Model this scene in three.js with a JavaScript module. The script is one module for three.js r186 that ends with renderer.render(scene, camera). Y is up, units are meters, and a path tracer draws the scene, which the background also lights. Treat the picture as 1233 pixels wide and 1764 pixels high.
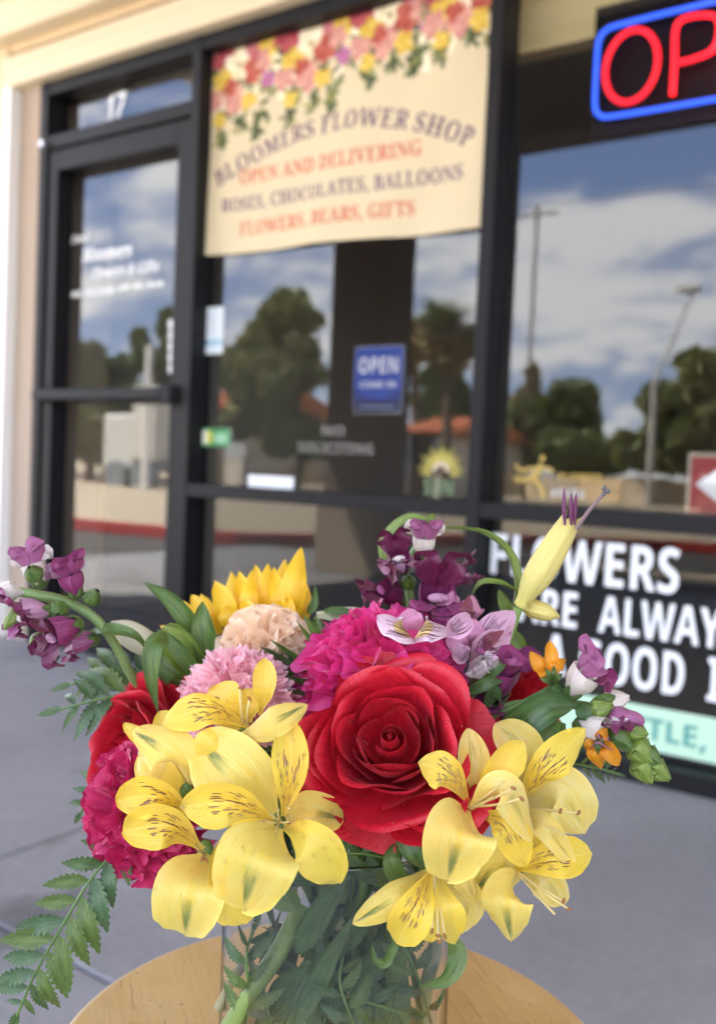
import * as THREE from 'three';
import { mergeGeometries } from 'three/addons/utils/BufferGeometryUtils.js';
import { RoundedBoxGeometry } from 'three/addons/geometries/RoundedBoxGeometry.js';
import { TextGeometry } from 'three/addons/geometries/TextGeometry.js';
import { FontLoader } from 'three/addons/loaders/FontLoader.js';

// ---------- camera, sky, sun, exposure ----------
const scene = new THREE.Scene();
const EYE = new THREE.Vector3(0, 0.85215, 2.64583), FPX = 1650;
const camera = new THREE.PerspectiveCamera(2 * Math.atan(882 / FPX) * 180 / Math.PI, 1233 / 1764, 0.02, 900);
camera.position.copy(EYE);
camera.rotation.set(-0.04811, 0.61262, 0.04406, 'YXZ');
camera.updateMatrixWorld(true);
camera.focus = 0.445; camera.userData.fStop = 8;
const RM = new THREE.Matrix4().extractRotation(camera.matrixWorld);
const renderer = new THREE.WebGLRenderer();
renderer.toneMapping = THREE.LinearToneMapping;
renderer.toneMappingExposure = 8.6;
renderer.shadowMap.enabled = true;

const rng = (s) => () => { s |= 0; s = s + 0x6D2B79F5 | 0; let t = Math.imul(s ^ s >>> 15, 1 | s); t = t + Math.imul(t ^ t >>> 7, 61 | t) ^ t; return ((t ^ t >>> 14) >>> 0) / 4294967296; };
const hash = (x, y, z) => { let h = Math.imul(x, 374761393) ^ Math.imul(y, 668265263) ^ Math.imul(z, 2147483647); h = Math.imul(h ^ h >>> 13, 1274126177); return ((h ^ h >>> 16) >>> 0) / 4294967296; };
const mixn = (a, b, t) => a + (b - a) * t, sm = (a, b, x) => { x = Math.min(1, Math.max(0, (x - a) / (b - a))); return x * x * (3 - 2 * x); };
function noise3(x, y, z) {
  const X = Math.floor(x), Y = Math.floor(y), Z = Math.floor(z), s = (t) => t * t * (3 - 2 * t), fx = s(x - X), fy = s(y - Y), fz = s(z - Z);
  const l = (k) => mixn(mixn(hash(X, Y, Z + k), hash(X + 1, Y, Z + k), fx), mixn(hash(X, Y + 1, Z + k), hash(X + 1, Y + 1, Z + k), fx), fy);
  return mixn(l(0), l(1), fz);
}
const fbm = (x, y, z, o = 5) => { let a = 0, w = 0.5, n = 0; for (let i = 0; i < o; i++) { a += w * noise3(x, y, z); n += w; x *= 2.03; y *= 2.03; z *= 2.03; w *= 0.5; } return a / n; };

{ // sky: clear blue air with thin streaky cloud sheets, the same all round
  const W = 1024, H = 512, d = new Float32Array(W * H * 4);
  for (let j = 0; j < H; j++) {
    const el = ((j + 0.5) / H - 0.5) * Math.PI, sy = Math.sin(el), cy = Math.cos(el);
    for (let i = 0; i < W; i++) {
      const az = ((i + 0.5) / W) * 2 * Math.PI, x = cy * Math.cos(az), z = cy * Math.sin(az), k = (j * W + i) * 4;
      const h = Math.max(0, sy), g = Math.pow(1 - h, 3.2);
      let r = mixn(0.055, 0.38, g), gg = mixn(0.125, 0.47, g), b = mixn(0.34, 0.63, g);
      if (sy > 0) {
        const q = 1 / (sy + 0.16), u = x * q, v = z * q;
        const wx = fbm(u * 1.6 + 9, v * 1.6, 3.3, 3) - 0.5, n1 = fbm(u * 1.5 + 3.1 + wx, v * 3.0 + 1.7 + wx, 0.5, 6), n2 = fbm(u * 7.4 + wx * 3, v * 9.2 + wx * 4, 7.5, 5);
        let c = sm(0.44, 0.64, n1 * 0.60 + n2 * 0.40 + 0.05 * g);
        c = Math.min(0.9, c * 1.1);
        r = mixn(r, 0.80, c); gg = mixn(gg, 0.79, c); b = mixn(b, 0.78, c);
      } else { r = 0.30; gg = 0.28; b = 0.25; }
      d[k] = r; d[k + 1] = gg; d[k + 2] = b; d[k + 3] = 1;
    }
  }
  const t = new THREE.DataTexture(d, W, H, THREE.RGBAFormat, THREE.FloatType);
  t.mapping = THREE.EquirectangularReflectionMapping; t.magFilter = t.minFilter = THREE.LinearFilter; t.needsUpdate = true;
  scene.background = t; scene.environment = t;
}
const sun = new THREE.DirectionalLight(new THREE.Color(1, 0.93, 0.82), 5.0);
sun.position.set(-0.44 * 40, 0.80 * 40, -0.34 * 40); sun.castShadow = true;
Object.assign(sun.shadow.camera, { left: -40, right: 40, top: 40, bottom: -40, near: 1, far: 140 }); sun.shadow.mapSize.set(4096, 4096); sun.shadow.radius = 1;
scene.add(sun, sun.target);

// ---------- helpers ----------
const V = (x, y, z) => new THREE.Vector3(x, y, z);
const camdir = (a, b, c) => V(a, b, c).applyMatrix4(RM);                                    // right, up, towards the viewer
const P = (x, y, d) => camdir((x - 616.5) / FPX, -(y - 882) / FPX, -1).multiplyScalar(d).add(EYE);   // point at depth d
const GLZ = -0.085;                                                                          // plane of the shop glass
const onWall = (x, y, z = GLZ) => { const d = camdir((x - 616.5) / FPX, -(y - 882) / FPX, -1); return d.multiplyScalar((z - EYE.z) / d.z).add(EYE); };
const beyond = (x, y, t) => { const p = camdir((x - 616.5) / FPX, -(y - 882) / FPX, -1).multiplyScalar(t).add(EYE); p.z = 2 * GLZ - p.z; return p; };   // the place in the car park that the glass mirrors

const taken = {};
const numbered = (n) => { if (!(n in taken)) { taken[n] = 0; return n; } return n + '_' + String(++taken[n]).padStart(3, '0'); };
function finish(o) { o.traverse((m) => { if (m.isMesh) { m.castShadow = true; m.receiveShadow = true; } }); return o; }
function thing(name, label, category, origin = V(0, 0, 0), group) {
  const o = new THREE.Group(); o.name = numbered(name); o.position.copy(origin); o.userData = { label, category };
  if (group) o.userData.group = group; scene.add(o); return o;
}
function part(parent, name, geo, mat, world = true) {   // geometry in world metres unless world is false
  if (world) { let p = parent, o = V(0, 0, 0); while (p && p !== scene) { o.add(p.position); p = p.parent; } geo.translate(-o.x, -o.y, -o.z); }
  const m = new THREE.Mesh(geo, mat); m.name = name; m.castShadow = m.receiveShadow = true; parent.add(m); return m;
}
function struct(name, geo, mat) { const m = new THREE.Mesh(geo, mat); m.name = numbered(name); m.userData.kind = 'structure'; m.receiveShadow = m.castShadow = true; scene.add(m); return m; }
const box = (x0, x1, y0, y1, z0, z1, r = 0) => { const g = r ? new RoundedBoxGeometry(x1 - x0, y1 - y0, z1 - z0, 2, r) : new THREE.BoxGeometry(x1 - x0, y1 - y0, z1 - z0); g.translate((x0 + x1) / 2, (y0 + y1) / 2, (z0 + z1) / 2); return g; };
const metreUV = (g, s = 1) => { const p = g.attributes.position, n = g.attributes.normal, uv = g.attributes.uv; for (let i = 0; i < p.count; i++) { const ax = Math.abs(n.getX(i)), ay = Math.abs(n.getY(i)), az = Math.abs(n.getZ(i)); if (ay >= ax && ay >= az) uv.setXY(i, p.getX(i) / s, p.getZ(i) / s); else if (az >= ax) uv.setXY(i, p.getX(i) / s, p.getY(i) / s); else uv.setXY(i, p.getZ(i) / s, p.getY(i) / s); } return g; };
function dataTex(n, fn, srgb = true, m = n) {
  const d = new Uint8Array(n * m * 4);
  for (let j = 0; j < m; j++) for (let i = 0; i < n; i++) { const c = fn(i / n, j / m), k = (j * n + i) * 4; d[k] = Math.max(0, Math.min(255, c[0])); d[k + 1] = Math.max(0, Math.min(255, c[1])); d[k + 2] = Math.max(0, Math.min(255, c[2])); d[k + 3] = 255; }
  const t = new THREE.DataTexture(d, n, m); t.magFilter = t.minFilter = THREE.LinearFilter; t.wrapS = t.wrapT = THREE.RepeatWrapping; if (srgb) t.colorSpace = THREE.SRGBColorSpace; t.needsUpdate = true; return t;
}
const tfbm = (u, v, f, z, o = 4) => { const a = fbm(u * f, v * f, z, o), b = fbm((u - 1) * f, v * f, z, o), c = fbm(u * f, (v - 1) * f, z, o), e = fbm((u - 1) * f, (v - 1) * f, z, o); return mixn(mixn(a, b, u), mixn(c, e, u), v); };   // repeats without a seam
function canvasTex(w, h, draw) { const c = document.createElement('canvas'); c.width = w; c.height = h; const x = c.getContext('2d'); draw(x, w, h); const t = new THREE.CanvasTexture(c); t.colorSpace = THREE.SRGBColorSpace; t.anisotropy = 8; return t; }
const mat = (r, g, b, rough = 0.6, extra = {}) => { const { metal = 0, ...e } = extra; const m = new THREE.MeshPhysicalMaterial({ roughness: rough, metalness: metal, side: THREE.DoubleSide, ...e }); m.color.setRGB(r, g, b); return m; };
const tube = (pts, r, seg = 24, rad = 7, closed = false) => new THREE.TubeGeometry(new THREE.CatmullRomCurve3(pts, closed), seg, r, rad, closed);
// ---------- materials of the place ----------
const grain = dataTex(256, (u, v) => { const n = tfbm(u, v, 9, 2.2, 5) * 0.6 + tfbm(u, v, 60, 5.1, 2) * 0.4, k = 118 + 95 * n; return [k, k, k]; }, false);
const concreteMap = dataTex(1024, (u, v) => { const n = tfbm(u, v, 5, 1.3, 6), f = tfbm(u, v, 110, 3.3, 2), st = sm(0.58, 0.74, tfbm(u, v, 7, 9.4, 4)), k = 144 + 50 * (n - 0.5) + 26 * (f - 0.5) - 34 * st - 30 * sm(0.80, 0.86, tfbm(u, v, 26, 12.7, 2)); return [k * 0.985, k * 0.99, k * 1.01]; });
const sunkConcrete = dataTex(512, (u, v) => { const n = tfbm(u, v, 6, 4.3, 6), f = tfbm(u, v, 90, 1.3, 2), k = 176 + 60 * (n - 0.5) + 30 * (f - 0.5); return [k * 1.02, k * 0.94, k * 0.80]; });
const asphaltMap = dataTex(512, (u, v) => { const n = tfbm(u, v, 6, 8.3, 5), f = tfbm(u, v, 120, 2.3, 2), k = 70 + 30 * (n - 0.5) + 30 * (f - 0.5); return [k * 1.04, k, k * 0.94]; });
const stuccoMap = dataTex(512, (u, v) => { const n = tfbm(u, v, 5, 6.3, 5), f = tfbm(u, v, 70, 2.9, 3), k = 1 + 0.09 * (n - 0.5) + 0.10 * (f - 0.5); return [214 * k, 190 * k, 152 * k]; });
const M = {
  walk: mat(1, 1, 1, 0.86, { map: concreteMap, bumpMap: grain, bumpScale: 0.0012 }),
  tan: mat(1, 1, 1, 0.9, { map: sunkConcrete, bumpMap: grain, bumpScale: 0.002 }),
  asphalt: mat(1, 1, 1, 0.9, { map: asphaltMap }),
  redCurb: mat(0.42, 0.02, 0.02, 0.7),
  stucco: mat(1, 1, 1, 0.9, { map: stuccoMap, bumpMap: grain, bumpScale: 0.003 }),
  trim: mat(0.68, 0.57, 0.38, 0.55, { bumpMap: grain, bumpScale: 0.0006 }),
  whitePaint: mat(0.86, 0.85, 0.82, 0.5),
  tanWall: mat(0.40, 0.32, 0.25, 0.85, { bumpMap: grain, bumpScale: 0.002 }),
  frame: mat(0.010, 0.010, 0.011, 0.5, { specularIntensity: 0.4 }),
  rubber: mat(0.012, 0.012, 0.013, 0.8),
  glass: mat(0.78, 0.80, 0.80, 0.0, { transmission: 1, thickness: 0, ior: 1.78 }), clearGlass: mat(0.72, 0.74, 0.74, 0.0, { transmission: 1, thickness: 0, ior: 1.46 }),
  room: mat(0.36, 0.32, 0.27, 0.9), roomFloor: mat(0.24, 0.21, 0.18, 0.7),
  brown: mat(0.055, 0.035, 0.026, 0.85, { bumpMap: grain, bumpScale: 0.003 }), soffit: mat(0.72, 0.62, 0.46, 0.85),
  valance: mat(0.88, 0.72, 0.36, 0.7), white: mat(0.85, 0.86, 0.86, 0.5), vinyl: mat(0.88, 0.9, 0.9, 0.45),
  gold: mat(0.42, 0.30, 0.07, 0.4, { metal: 0.3 }), mint: mat(0.55, 0.80, 0.58, 0.55), teal: mat(0.10, 0.36, 0.30, 0.55),
  steel: mat(0.55, 0.55, 0.54, 0.35, { metal: 0.8 }),
};
const tileUV = (m, s) => { for (const k of ['map', 'bumpMap']) if (m[k]) { m[k] = m[k].clone(); m[k].repeat.set(1 / s, 1 / s); m[k].needsUpdate = true; } };
tileUV(M.walk, 1.7); tileUV(M.tan, 3); tileUV(M.asphalt, 4); tileUV(M.stucco, 0.9); tileUV(M.tanWall, 0.5); tileUV(M.brown, 0.6); tileUV(M.trim, 0.35);

// ---------- ground ----------
{
  const g = new THREE.PlaneGeometry(900, 900); g.rotateX(-Math.PI / 2); g.translate(0, -0.13, 0); metreUV(g); struct('ground', g, M.asphalt);
  // walkway in front of the shop: slabs with open joints on a bed
  const w = struct('walkway', metreUV(box(-6.4, 8, -0.2, -0.012, -0.25, 4.6)), M.walk);
  const xs = [-6.4, -5.0, -3.4, -1.72, -0.05, 1.6, 3.2, 5.6, 8], zs = [-0.25, 1.62, 3.1, 4.6];
  for (let i = 0; i < xs.length - 1; i++) for (let j = 0; j < zs.length - 1; j++) part(w, 'slab', metreUV(box(xs[i] + 0.006, xs[i + 1] - 0.006, -0.1, 0, zs[j] + 0.006, zs[j + 1] - 0.006, 0.004)), M.walk);
  // planted island and pavement across the drive, edged by a red kerb
  const isl = (pts, y) => { const s = new THREE.Shape(pts.map(([x, z]) => new THREE.Vector2(x, -z))); const q = new THREE.ExtrudeGeometry(s, { depth: 0.13, bevelEnabled: false }); q.rotateX(-Math.PI / 2); q.translate(0, y - 0.13, 0); return metreUV(q); };
  struct('pavement', isl([[-60, 10.2], [-14, 6.0], [-10, 5.3], [-7.6, 5.6], [-7.0, 6.6], [-5.6, 9.2], [-4, 10.6], [30, 12], [30, 18], [-60, 18]], 0.004), M.tan);
  struct('kerb', isl([[-14, 5.86], [-10, 5.13], [-7.5, 5.42], [-6.83, 6.5], [-5.46, 9.1], [-4, 10.43], [0, 10.62], [0, 10.8], [-4, 10.6], [-5.6, 9.2], [-7.0, 6.6], [-7.6, 5.6], [-10, 5.3], [-14, 6.0]], 0.012), M.redCurb);
  struct('road', isl([[-90, 18], [60, 18], [60, 27], [-90, 27]], -0.12), M.asphalt);
  struct('verge', isl([[-120, 27], [90, 27], [90, 90], [-120, 90]], 0.0), M.tan);
  struct('bay_line', isl([[-4.0, 7.0], [2.8, 7.0], [2.8, 7.35], [-4.0, 7.35]], -0.122), M.tan);
}

// ---------- the shop building: front wall, door, frames, panes ----------
const FX = { left: -3.648, doorR: -2.676, mull: -1.4265, right: 1.2 };
{
  const b = thing('shop_building', 'cream stucco flower shop building with a dark framed glass front', 'building');
  const U = (g) => metreUV(g);
  part(b, 'left_pier', U(box(-6.0, -3.86, 0, 3.4, -0.6, 0.02)), M.stucco);
  part(b, 'corner_trim', box(-3.86, -3.803, 0, 2.52, -0.3, 0.045, 0.006), M.whitePaint);
  part(b, 'jamb_wall', U(box(-3.803, FX.left, 0, 2.46, -0.4, -0.012)), M.tanWall);
  const head = part(b, 'header_wall', U(box(-3.86, 8, 2.62, 4.6, -0.4, 0.012)), M.stucco);
  part(b, 'header_board', box(-3.858, 8, 2.456, 2.545, -0.38, 0.05, 0.008), M.trim);
  part(b, 'header_batten', box(-3.9, 8, 2.552, 2.60, -0.38, 0.03, 0.006), M.trim);
  part(b, 'upper_board', box(-6.0, 8, 2.655, 2.80, -0.3, 0.10, 0.01), M.trim);
  part(b, 'right_pier', U(box(1.26, 8, 0, 2.456, -0.4, 0.02)), M.stucco);
  part(b, 'roof', box(-6.4, 8.3, 4.43, 4.7, -12.4, 4.5), M.soffit);
  // shop room behind the glass
  part(b, 'room_floor', box(-4.2, 8, -0.2, 0.0, -12, -0.26), M.roomFloor);
  part(b, 'back_wall', box(-4.3, 8.1, 0, 4.4, -12.2, -12), M.room);
  part(b, 'side_wall', box(-4.35, -4.2, 0, 4.4, -12, -0.4), M.room); part(b, 'side_wall', box(8, 8.15, 0, 4.4, -12, -0.4), M.room);
  part(b, 'room_ceiling', box(-4.3, 8.1, 2.9, 3.0, -12.1, -0.42), M.room);
  // canopy over the walkway, its edge beam and column
  part(b, 'soffit', box(-6.4, 8.3, 4.2, 4.42, 0.02, 4.5), M.soffit);
  part(b, 'edge_beam', U(box(-4.0, 8.3, 3.42, 4.2, 3.95, 4.35)), M.brown);
  part(b, 'column', U(box(-4.62, -4.12, 0, 4.2, 3.26, 3.7, 0.02)), M.brown);
  part(b, 'column_base', U(box(-4.66, -4.08, 0, 0.62, 3.22, 3.74, 0.02)), M.tanWall);
  part(b, 'column', U(box(3.2, 3.7, 0, 4.2, 3.5, 3.95, 0.02)), M.brown);

  // aluminium frame: each member is a part
  const f = thing('storefront_frame', 'dark bronze aluminium frame holding the shop window panes', 'window frame', V(FX.right, 0, -0.05));
  const D0 = -0.115, D1 = 0;
  const mem = (n, x0, x1, y0, y1, z0 = D0, z1 = D1) => part(f, n, box(x0, x1, y0, y1, z0, z1, 0.003), M.frame);
  mem('post', FX.left, FX.left + 0.05, 0, 2.456); mem('post', -2.722, -2.676, 0, 2.456); mem('post', -1.449, -1.404, 0.1, 2.456); mem('post', 1.2, 1.26, 0, 2.456);
  mem('head_rail', FX.left + 0.05, 1.2, 2.40, 2.456, D0, -0.004);
  mem('transom_rail', FX.left + 0.05, -2.722, 2.165, 2.22);
  mem('mid_rail', -2.676, -1.449, 0.706, 0.756, D0, -0.003); mem('mid_rail', -1.404, 1.2, 0.706, 0.756, D0, -0.003);
  mem('sill', -2.676, 1.2, 0.0, 0.055, D0, 0.012);
  part(f, 'gasket', box(-1.4, 1.2, 0.06, 0.07, -0.1, -0.07), M.rubber);

  const pane = (name, label, x0, x1, y0, y1, grp) => { const o = thing(name, label, 'window pane', V((x0 + x1) / 2, y0, GLZ)); part(o, 'glass', box(x0, x1, y0, y1, GLZ - 0.003, GLZ + 0.003), M.glass); return o; };
  // thin sheets are single planes so that they pass light straight
  const sheet = (name, label, x0, x1, y0, y1) => { const m = new THREE.Mesh(new THREE.PlaneGeometry(x1 - x0, y1 - y0), y1 < 1 ? M.clearGlass : M.glass); m.position.set((x0 + x1) / 2, (y0 + y1) / 2, GLZ); m.name = numbered(name); m.userData = { label, category: 'window pane' }; m.castShadow = m.receiveShadow = true; scene.add(m); return m; };
  sheet('window_pane', 'tall shop window pane behind the flower shop banner', -2.676, -1.449, 0.756, 2.40);
  sheet('window_pane', 'low shop window pane under the banner window, left of the big lettering', -2.676, -1.449, 0.055, 0.706);
  sheet('window_pane', 'wide shop window pane with the red and blue neon sign', -1.404, 1.2, 0.756, 2.40);
  sheet('window_pane', 'wide low shop window pane carrying the white FLOWERS lettering', -1.404, 1.2, 0.055, 0.706);
  sheet('window_pane', 'transom pane over the door with the white suite number', FX.left + 0.05, -2.722, 2.22, 2.40);

  // door leaf
  const d = thing('shop_door', 'dark framed glass shop door with white script lettering', 'door', V(-3.185, 0, -0.05));
  const dm = (n, x0, x1, y0, y1, z0 = -0.10, z1 = -0.012) => part(d, n, box(x0, x1, y0, y1, z0, z1, 0.003), M.frame);
  dm('stile', -3.592, -3.53, 0.012, 2.158); dm('stile', -2.795, -2.728, 0.012, 2.158);
  dm('top_rail', -3.53, -2.795, 2.07, 2.158); dm('bottom_rail', -3.53, -2.795, 0.012, 0.20);
  part(d, 'glass', new THREE.PlaneGeometry(0.735, 1.87).translate(-3.1625, 1.135, GLZ), M.glass);
  const a = onWall(71, 664, 0.03), c = onWall(300, 661, 0.03);
  part(d, 'push_bar', box(-3.60, -2.79, 1.075, 1.125, 0.012, 0.045, 0.012), M.frame);
  part(d, 'bar_bracket', box(-2.80, -2.745, 1.06, 1.135, -0.012, 0.04, 0.008), M.rubber); part(d, 'bar_bracket', box(-3.59, -3.55, 1.07, 1.13, -0.012, 0.03, 0.006), M.frame);
  const pv = part(d, 'pivot_cap', new THREE.CylinderGeometry(0.014, 0.014, 0.03, 14).rotateX(Math.PI / 2).translate(-3.60, 2.185, 0.012), M.steel);
}

// ---------- lettering, stickers and signs ----------
const font = await new FontLoader().loadAsync('fonts/droid/droid_sans_bold.typeface.json');
const fontSerif = await new FontLoader().loadAsync('fonts/droid/droid_serif_bold.typeface.json');
function word(str, x0, x1, y0, h, fnt = font, z = GLZ + 0.002, slant = 0) {
  const g = new TextGeometry(str, { font: fnt, size: 1, depth: 0.001, curveSegments: 5 }); g.computeBoundingBox(); const b = g.boundingBox;
  const cap = new TextGeometry('H', { font: fnt, size: 1, depth: 0.001 }); cap.computeBoundingBox(); const ch = cap.boundingBox.max.y;
  g.translate(-b.min.x, 0, 0); g.scale((x1 - x0) / (b.max.x - b.min.x), h / ch, 1);
  if (slant) { const p = g.attributes.position; for (let i = 0; i < p.count; i++) p.setX(i, p.getX(i) + slant * p.getY(i)); }
  g.translate(x0, y0, z); return g;
}
{
  const t = thing('window_lettering', 'big white vinyl words FLOWERS ARE ALWAYS A GOOD IDEA on the low window', 'lettering', V(-1.1, 0.24, GLZ));
  const put = (s, x0, x1, y0, h) => part(t, 'word', word(s, x0, x1, y0, h), M.vinyl);
  put('FLOWERS', -1.394, -0.803, 0.530, 0.128);
  put('ARE', -1.292, -1.098, 0.392, 0.108); put('ALWAYS', -1.03, -0.625, 0.392, 0.108);
  put('A', -1.195, -1.125, 0.243, 0.122); put('GOOD', -1.082, -0.772, 0.243, 0.122); put('IDEA', -0.708, -0.45, 0.243, 0.122);
  const s = thing('mint_sign_strip', 'pale mint sign strip with teal capital letters at the window foot', 'sign', V(-0.6, 0.055, GLZ));
  part(s, 'board', box(-1.30, 0.4, 0.072, 0.198, GLZ + 0.001, GLZ + 0.006), M.mint);
  part(s, 'word', word('TTLE,', -0.915, -0.70, 0.105, 0.062, font, GLZ + 0.0065), M.teal); part(s, 'word', word('C', -0.655, -0.60, 0.105, 0.062, font, GLZ + 0.0065), M.teal);
}
{ // fabric banner
  const tex = canvasTex(1400, 960, (x, w, h) => {
    x.fillStyle = '#d2c3a0'; x.fillRect(0, 0, w, h);
    const R = rng(5), blot = (cx, cy, r, cols, petals = 7) => { for (let k = 0; k < 3; k++) for (let i = 0; i < petals; i++) { const a = i / petals * 6.283 + k * 0.5 + R(), q = r * (1 - k * 0.3); x.fillStyle = cols[(i + k) % cols.length]; x.beginPath(); x.ellipse(cx + Math.cos(a) * q * 0.5, cy + Math.sin(a) * q * 0.5, q * 0.55, q * 0.4, a, 0, 6.3); x.fill(); } };
    const leafy = (cx, cy, n, s) => { for (let i = 0; i < n; i++) { const a = R() * 6.283, d = R() * s; x.fillStyle = ['#3d4a2a', '#566238', '#7c8350', '#2f3d2e', '#8d8a4a'][Math.floor(R() * 5)]; x.beginPath(); x.ellipse(cx + Math.cos(a) * d * 0.8, cy + Math.sin(a) * d, 26, 8, a + R(), 0, 6.3); x.fill(); } };
    const pale = (n, y0, y1) => { for (let i = 0; i < n; i++) { x.fillStyle = ['#efe3bd', '#e6d9a5', '#f1e6c6'][i % 3]; x.beginPath(); x.ellipse(R() * w, y0 + R() * (y1 - y0), 40 + 50 * R(), 20 + 20 * R(), R() * 3, 0, 6.3); x.fill(); } };
    pale(24, 0, 300);
    const red = ['#97303f', '#a8424c', '#b05258'], coral = ['#b0513f', '#b9604e', '#9c4438'], pink = ['#ca8f82', '#c4857e', '#d29c8a'], yel = ['#d3b244', '#cba63c', '#dcc05c'], cream = ['#eadfbc', '#f1e8cd', '#e0d2a4'], rose = ['#bb6a72', '#c2787c', '#ad5a66'];
    for (const [ox, dn] of [[10, 1], [400, 0.92], [790, 0.72], [1120, 0.66]]) {
      for (const [dx, dy, s] of [[20, 150, 80], [70, 330, 70], [230, 190, 80], [330, 220, 90], [290, 360, 60], [150, 260, 90], [250, 90, 90], [60, 430, 50], [270, 430, 40], [390, 120, 70], [180, 380, 50]]) leafy(ox + dx, dy * dn, 15, s);
      for (const [dx, dy, r, c, n] of [[20, 60, 46, red, 6], [100, 40, 60, red, 7], [240, 40, 84, rose, 9], [330, 80, 48, yel, 6], [400, 50, 44, coral, 6], [150, 120, 56, cream, 8], [226, 160, 44, coral, 6], [60, 180, 42, yel, 6], [14, 250, 38, pink, 5], [130, 270, 46, pink, 6], [215, 290, 32, yel, 5], [46, 350, 28, yel, 5], [320, 215, 28, ['#a85f8c', '#b8739b'], 5], [290, 130, 34, pink, 5], [370, 150, 30, cream, 5], [100, 210, 30, coral, 5], [180, 210, 26, yel, 5], [60, 420, 20, yel, 4], [265, 350, 24, yel, 4], [350, 290, 22, pink, 4]]) { if (r > 27) blot(ox + dx + 10 * R(), dy * dn, r * 1.42, c, n); };
      x.fillStyle = '#8d6a22'; x.beginPath(); x.ellipse(ox + 155, 120 * dn, 12, 12, 0, 0, 6.3); x.fill();
    }
    for (let i = 0; i < 900; i++) { x.fillStyle = i % 2 ? 'rgba(60,50,30,0.05)' : 'rgba(250,240,215,0.06)'; x.fillRect(R() * w, R() * h, 2 + 5 * R(), 1 + 2 * R()); }
    const txt = (s, cx, cy, size, fill, wid) => { x.font = 'bold ' + size + 'px serif'; x.textAlign = 'center'; x.lineWidth = size * 0.05; x.strokeStyle = '#d9c9a4'; const m = x.measureText(s).width; x.save(); x.translate(cx, cy); x.scale(wid / m, 1); x.strokeText(s, 0, 0); x.fillStyle = fill; x.fillText(s, 0, 0); x.restore(); };
    const arc = 'BLOOMERS FLOWER SHOP'; x.font = 'bold 104px serif'; x.textAlign = 'center';
    const ws = [...arc].map((c) => x.measureText(c).width), tot = ws.reduce((a, b) => a + b, 0), Rr = 1500; let at = -tot / 2; const span = 1290 / tot;
    [...arc].forEach((c, i) => { const m = (at + ws[i] / 2) * span, an = m / Rr; at += ws[i]; x.save(); x.translate(w * 0.5 + Math.sin(an) * Rr * 1.0, 500 + (1 - Math.cos(an)) * Rr * 1.15); x.rotate(an * 1.1); x.scale(span, 1.0); x.lineWidth = 7; x.strokeStyle = '#d9c9a6'; x.strokeText(c, 0, 0); x.fillStyle = '#54365c'; x.fillText(c, 0, 0); x.restore(); });
    txt('OPEN AND DELIVERING', w * 0.47, 652, 86, '#bf4f34', 930); txt('ROSES, CHOCOLATES, BALLOONS', w * 0.5, 768, 84, '#5d4466', 1210); txt('FLOWERS, BEARS, GIFTS', w * 0.46, 880, 84, '#bf4f34', 900);
  });
  const B = thing('fabric_banner', 'cream fabric banner printed with flowers and arched purple shop lettering', 'banner', V(-2.08, 1.6, GLZ + 0.01));
  const nx = 48, ny = 36, x0 = -2.688, x1 = -1.472, yt = 2.44, pos = [], uv = [], idx = [];
  for (const s of [1, -1]) { const o = pos.length / 3;
    for (let j = 0; j <= ny; j++) for (let i = 0; i <= nx; i++) { const u = i / nx, v = j / ny, yb = 1.640 - 0.004 * Math.sin(u * 9.4) - 0.018 * u; pos.push(mixn(x0, x1, u) + 0.004 * Math.sin(v * 8), mixn(yt, yb, v), GLZ + 0.016 + 0.006 * Math.sin(u * 11 + v * 2.4) * (0.3 + v) + 0.003 * Math.sin(u * 27 + v * 9) + 0.010 * Math.max(0, v - 0.9) * 10 * Math.abs(u - 0.5) + (s > 0 ? 0.0005 : -0.0005)); uv.push(u, 1 - v); }
    for (let j = 0; j < ny; j++) for (let i = 0; i < nx; i++) { const a = o + j * (nx + 1) + i, b = a + 1, c = a + nx + 1, e = c + 1; if (s > 0) idx.push(a, c, b, b, c, e); else idx.push(a, b, c, b, e, c); } }
  const g = new THREE.BufferGeometry(); g.setAttribute('position', new THREE.Float32BufferAttribute(pos, 3)); g.setAttribute('uv', new THREE.Float32BufferAttribute(uv, 2)); g.setIndex(idx); g.computeVertexNormals();
  part(B, 'cloth', g, mat(1, 1, 1, 0.8, { map: tex }));
  for (const [x, y] of [[-2.66, 2.41], [-1.5, 2.41]]) part(B, 'eyelet', new THREE.TorusGeometry(0.012, 0.003, 6, 16).translate(x, y, GLZ + 0.028), M.steel);
}
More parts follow.
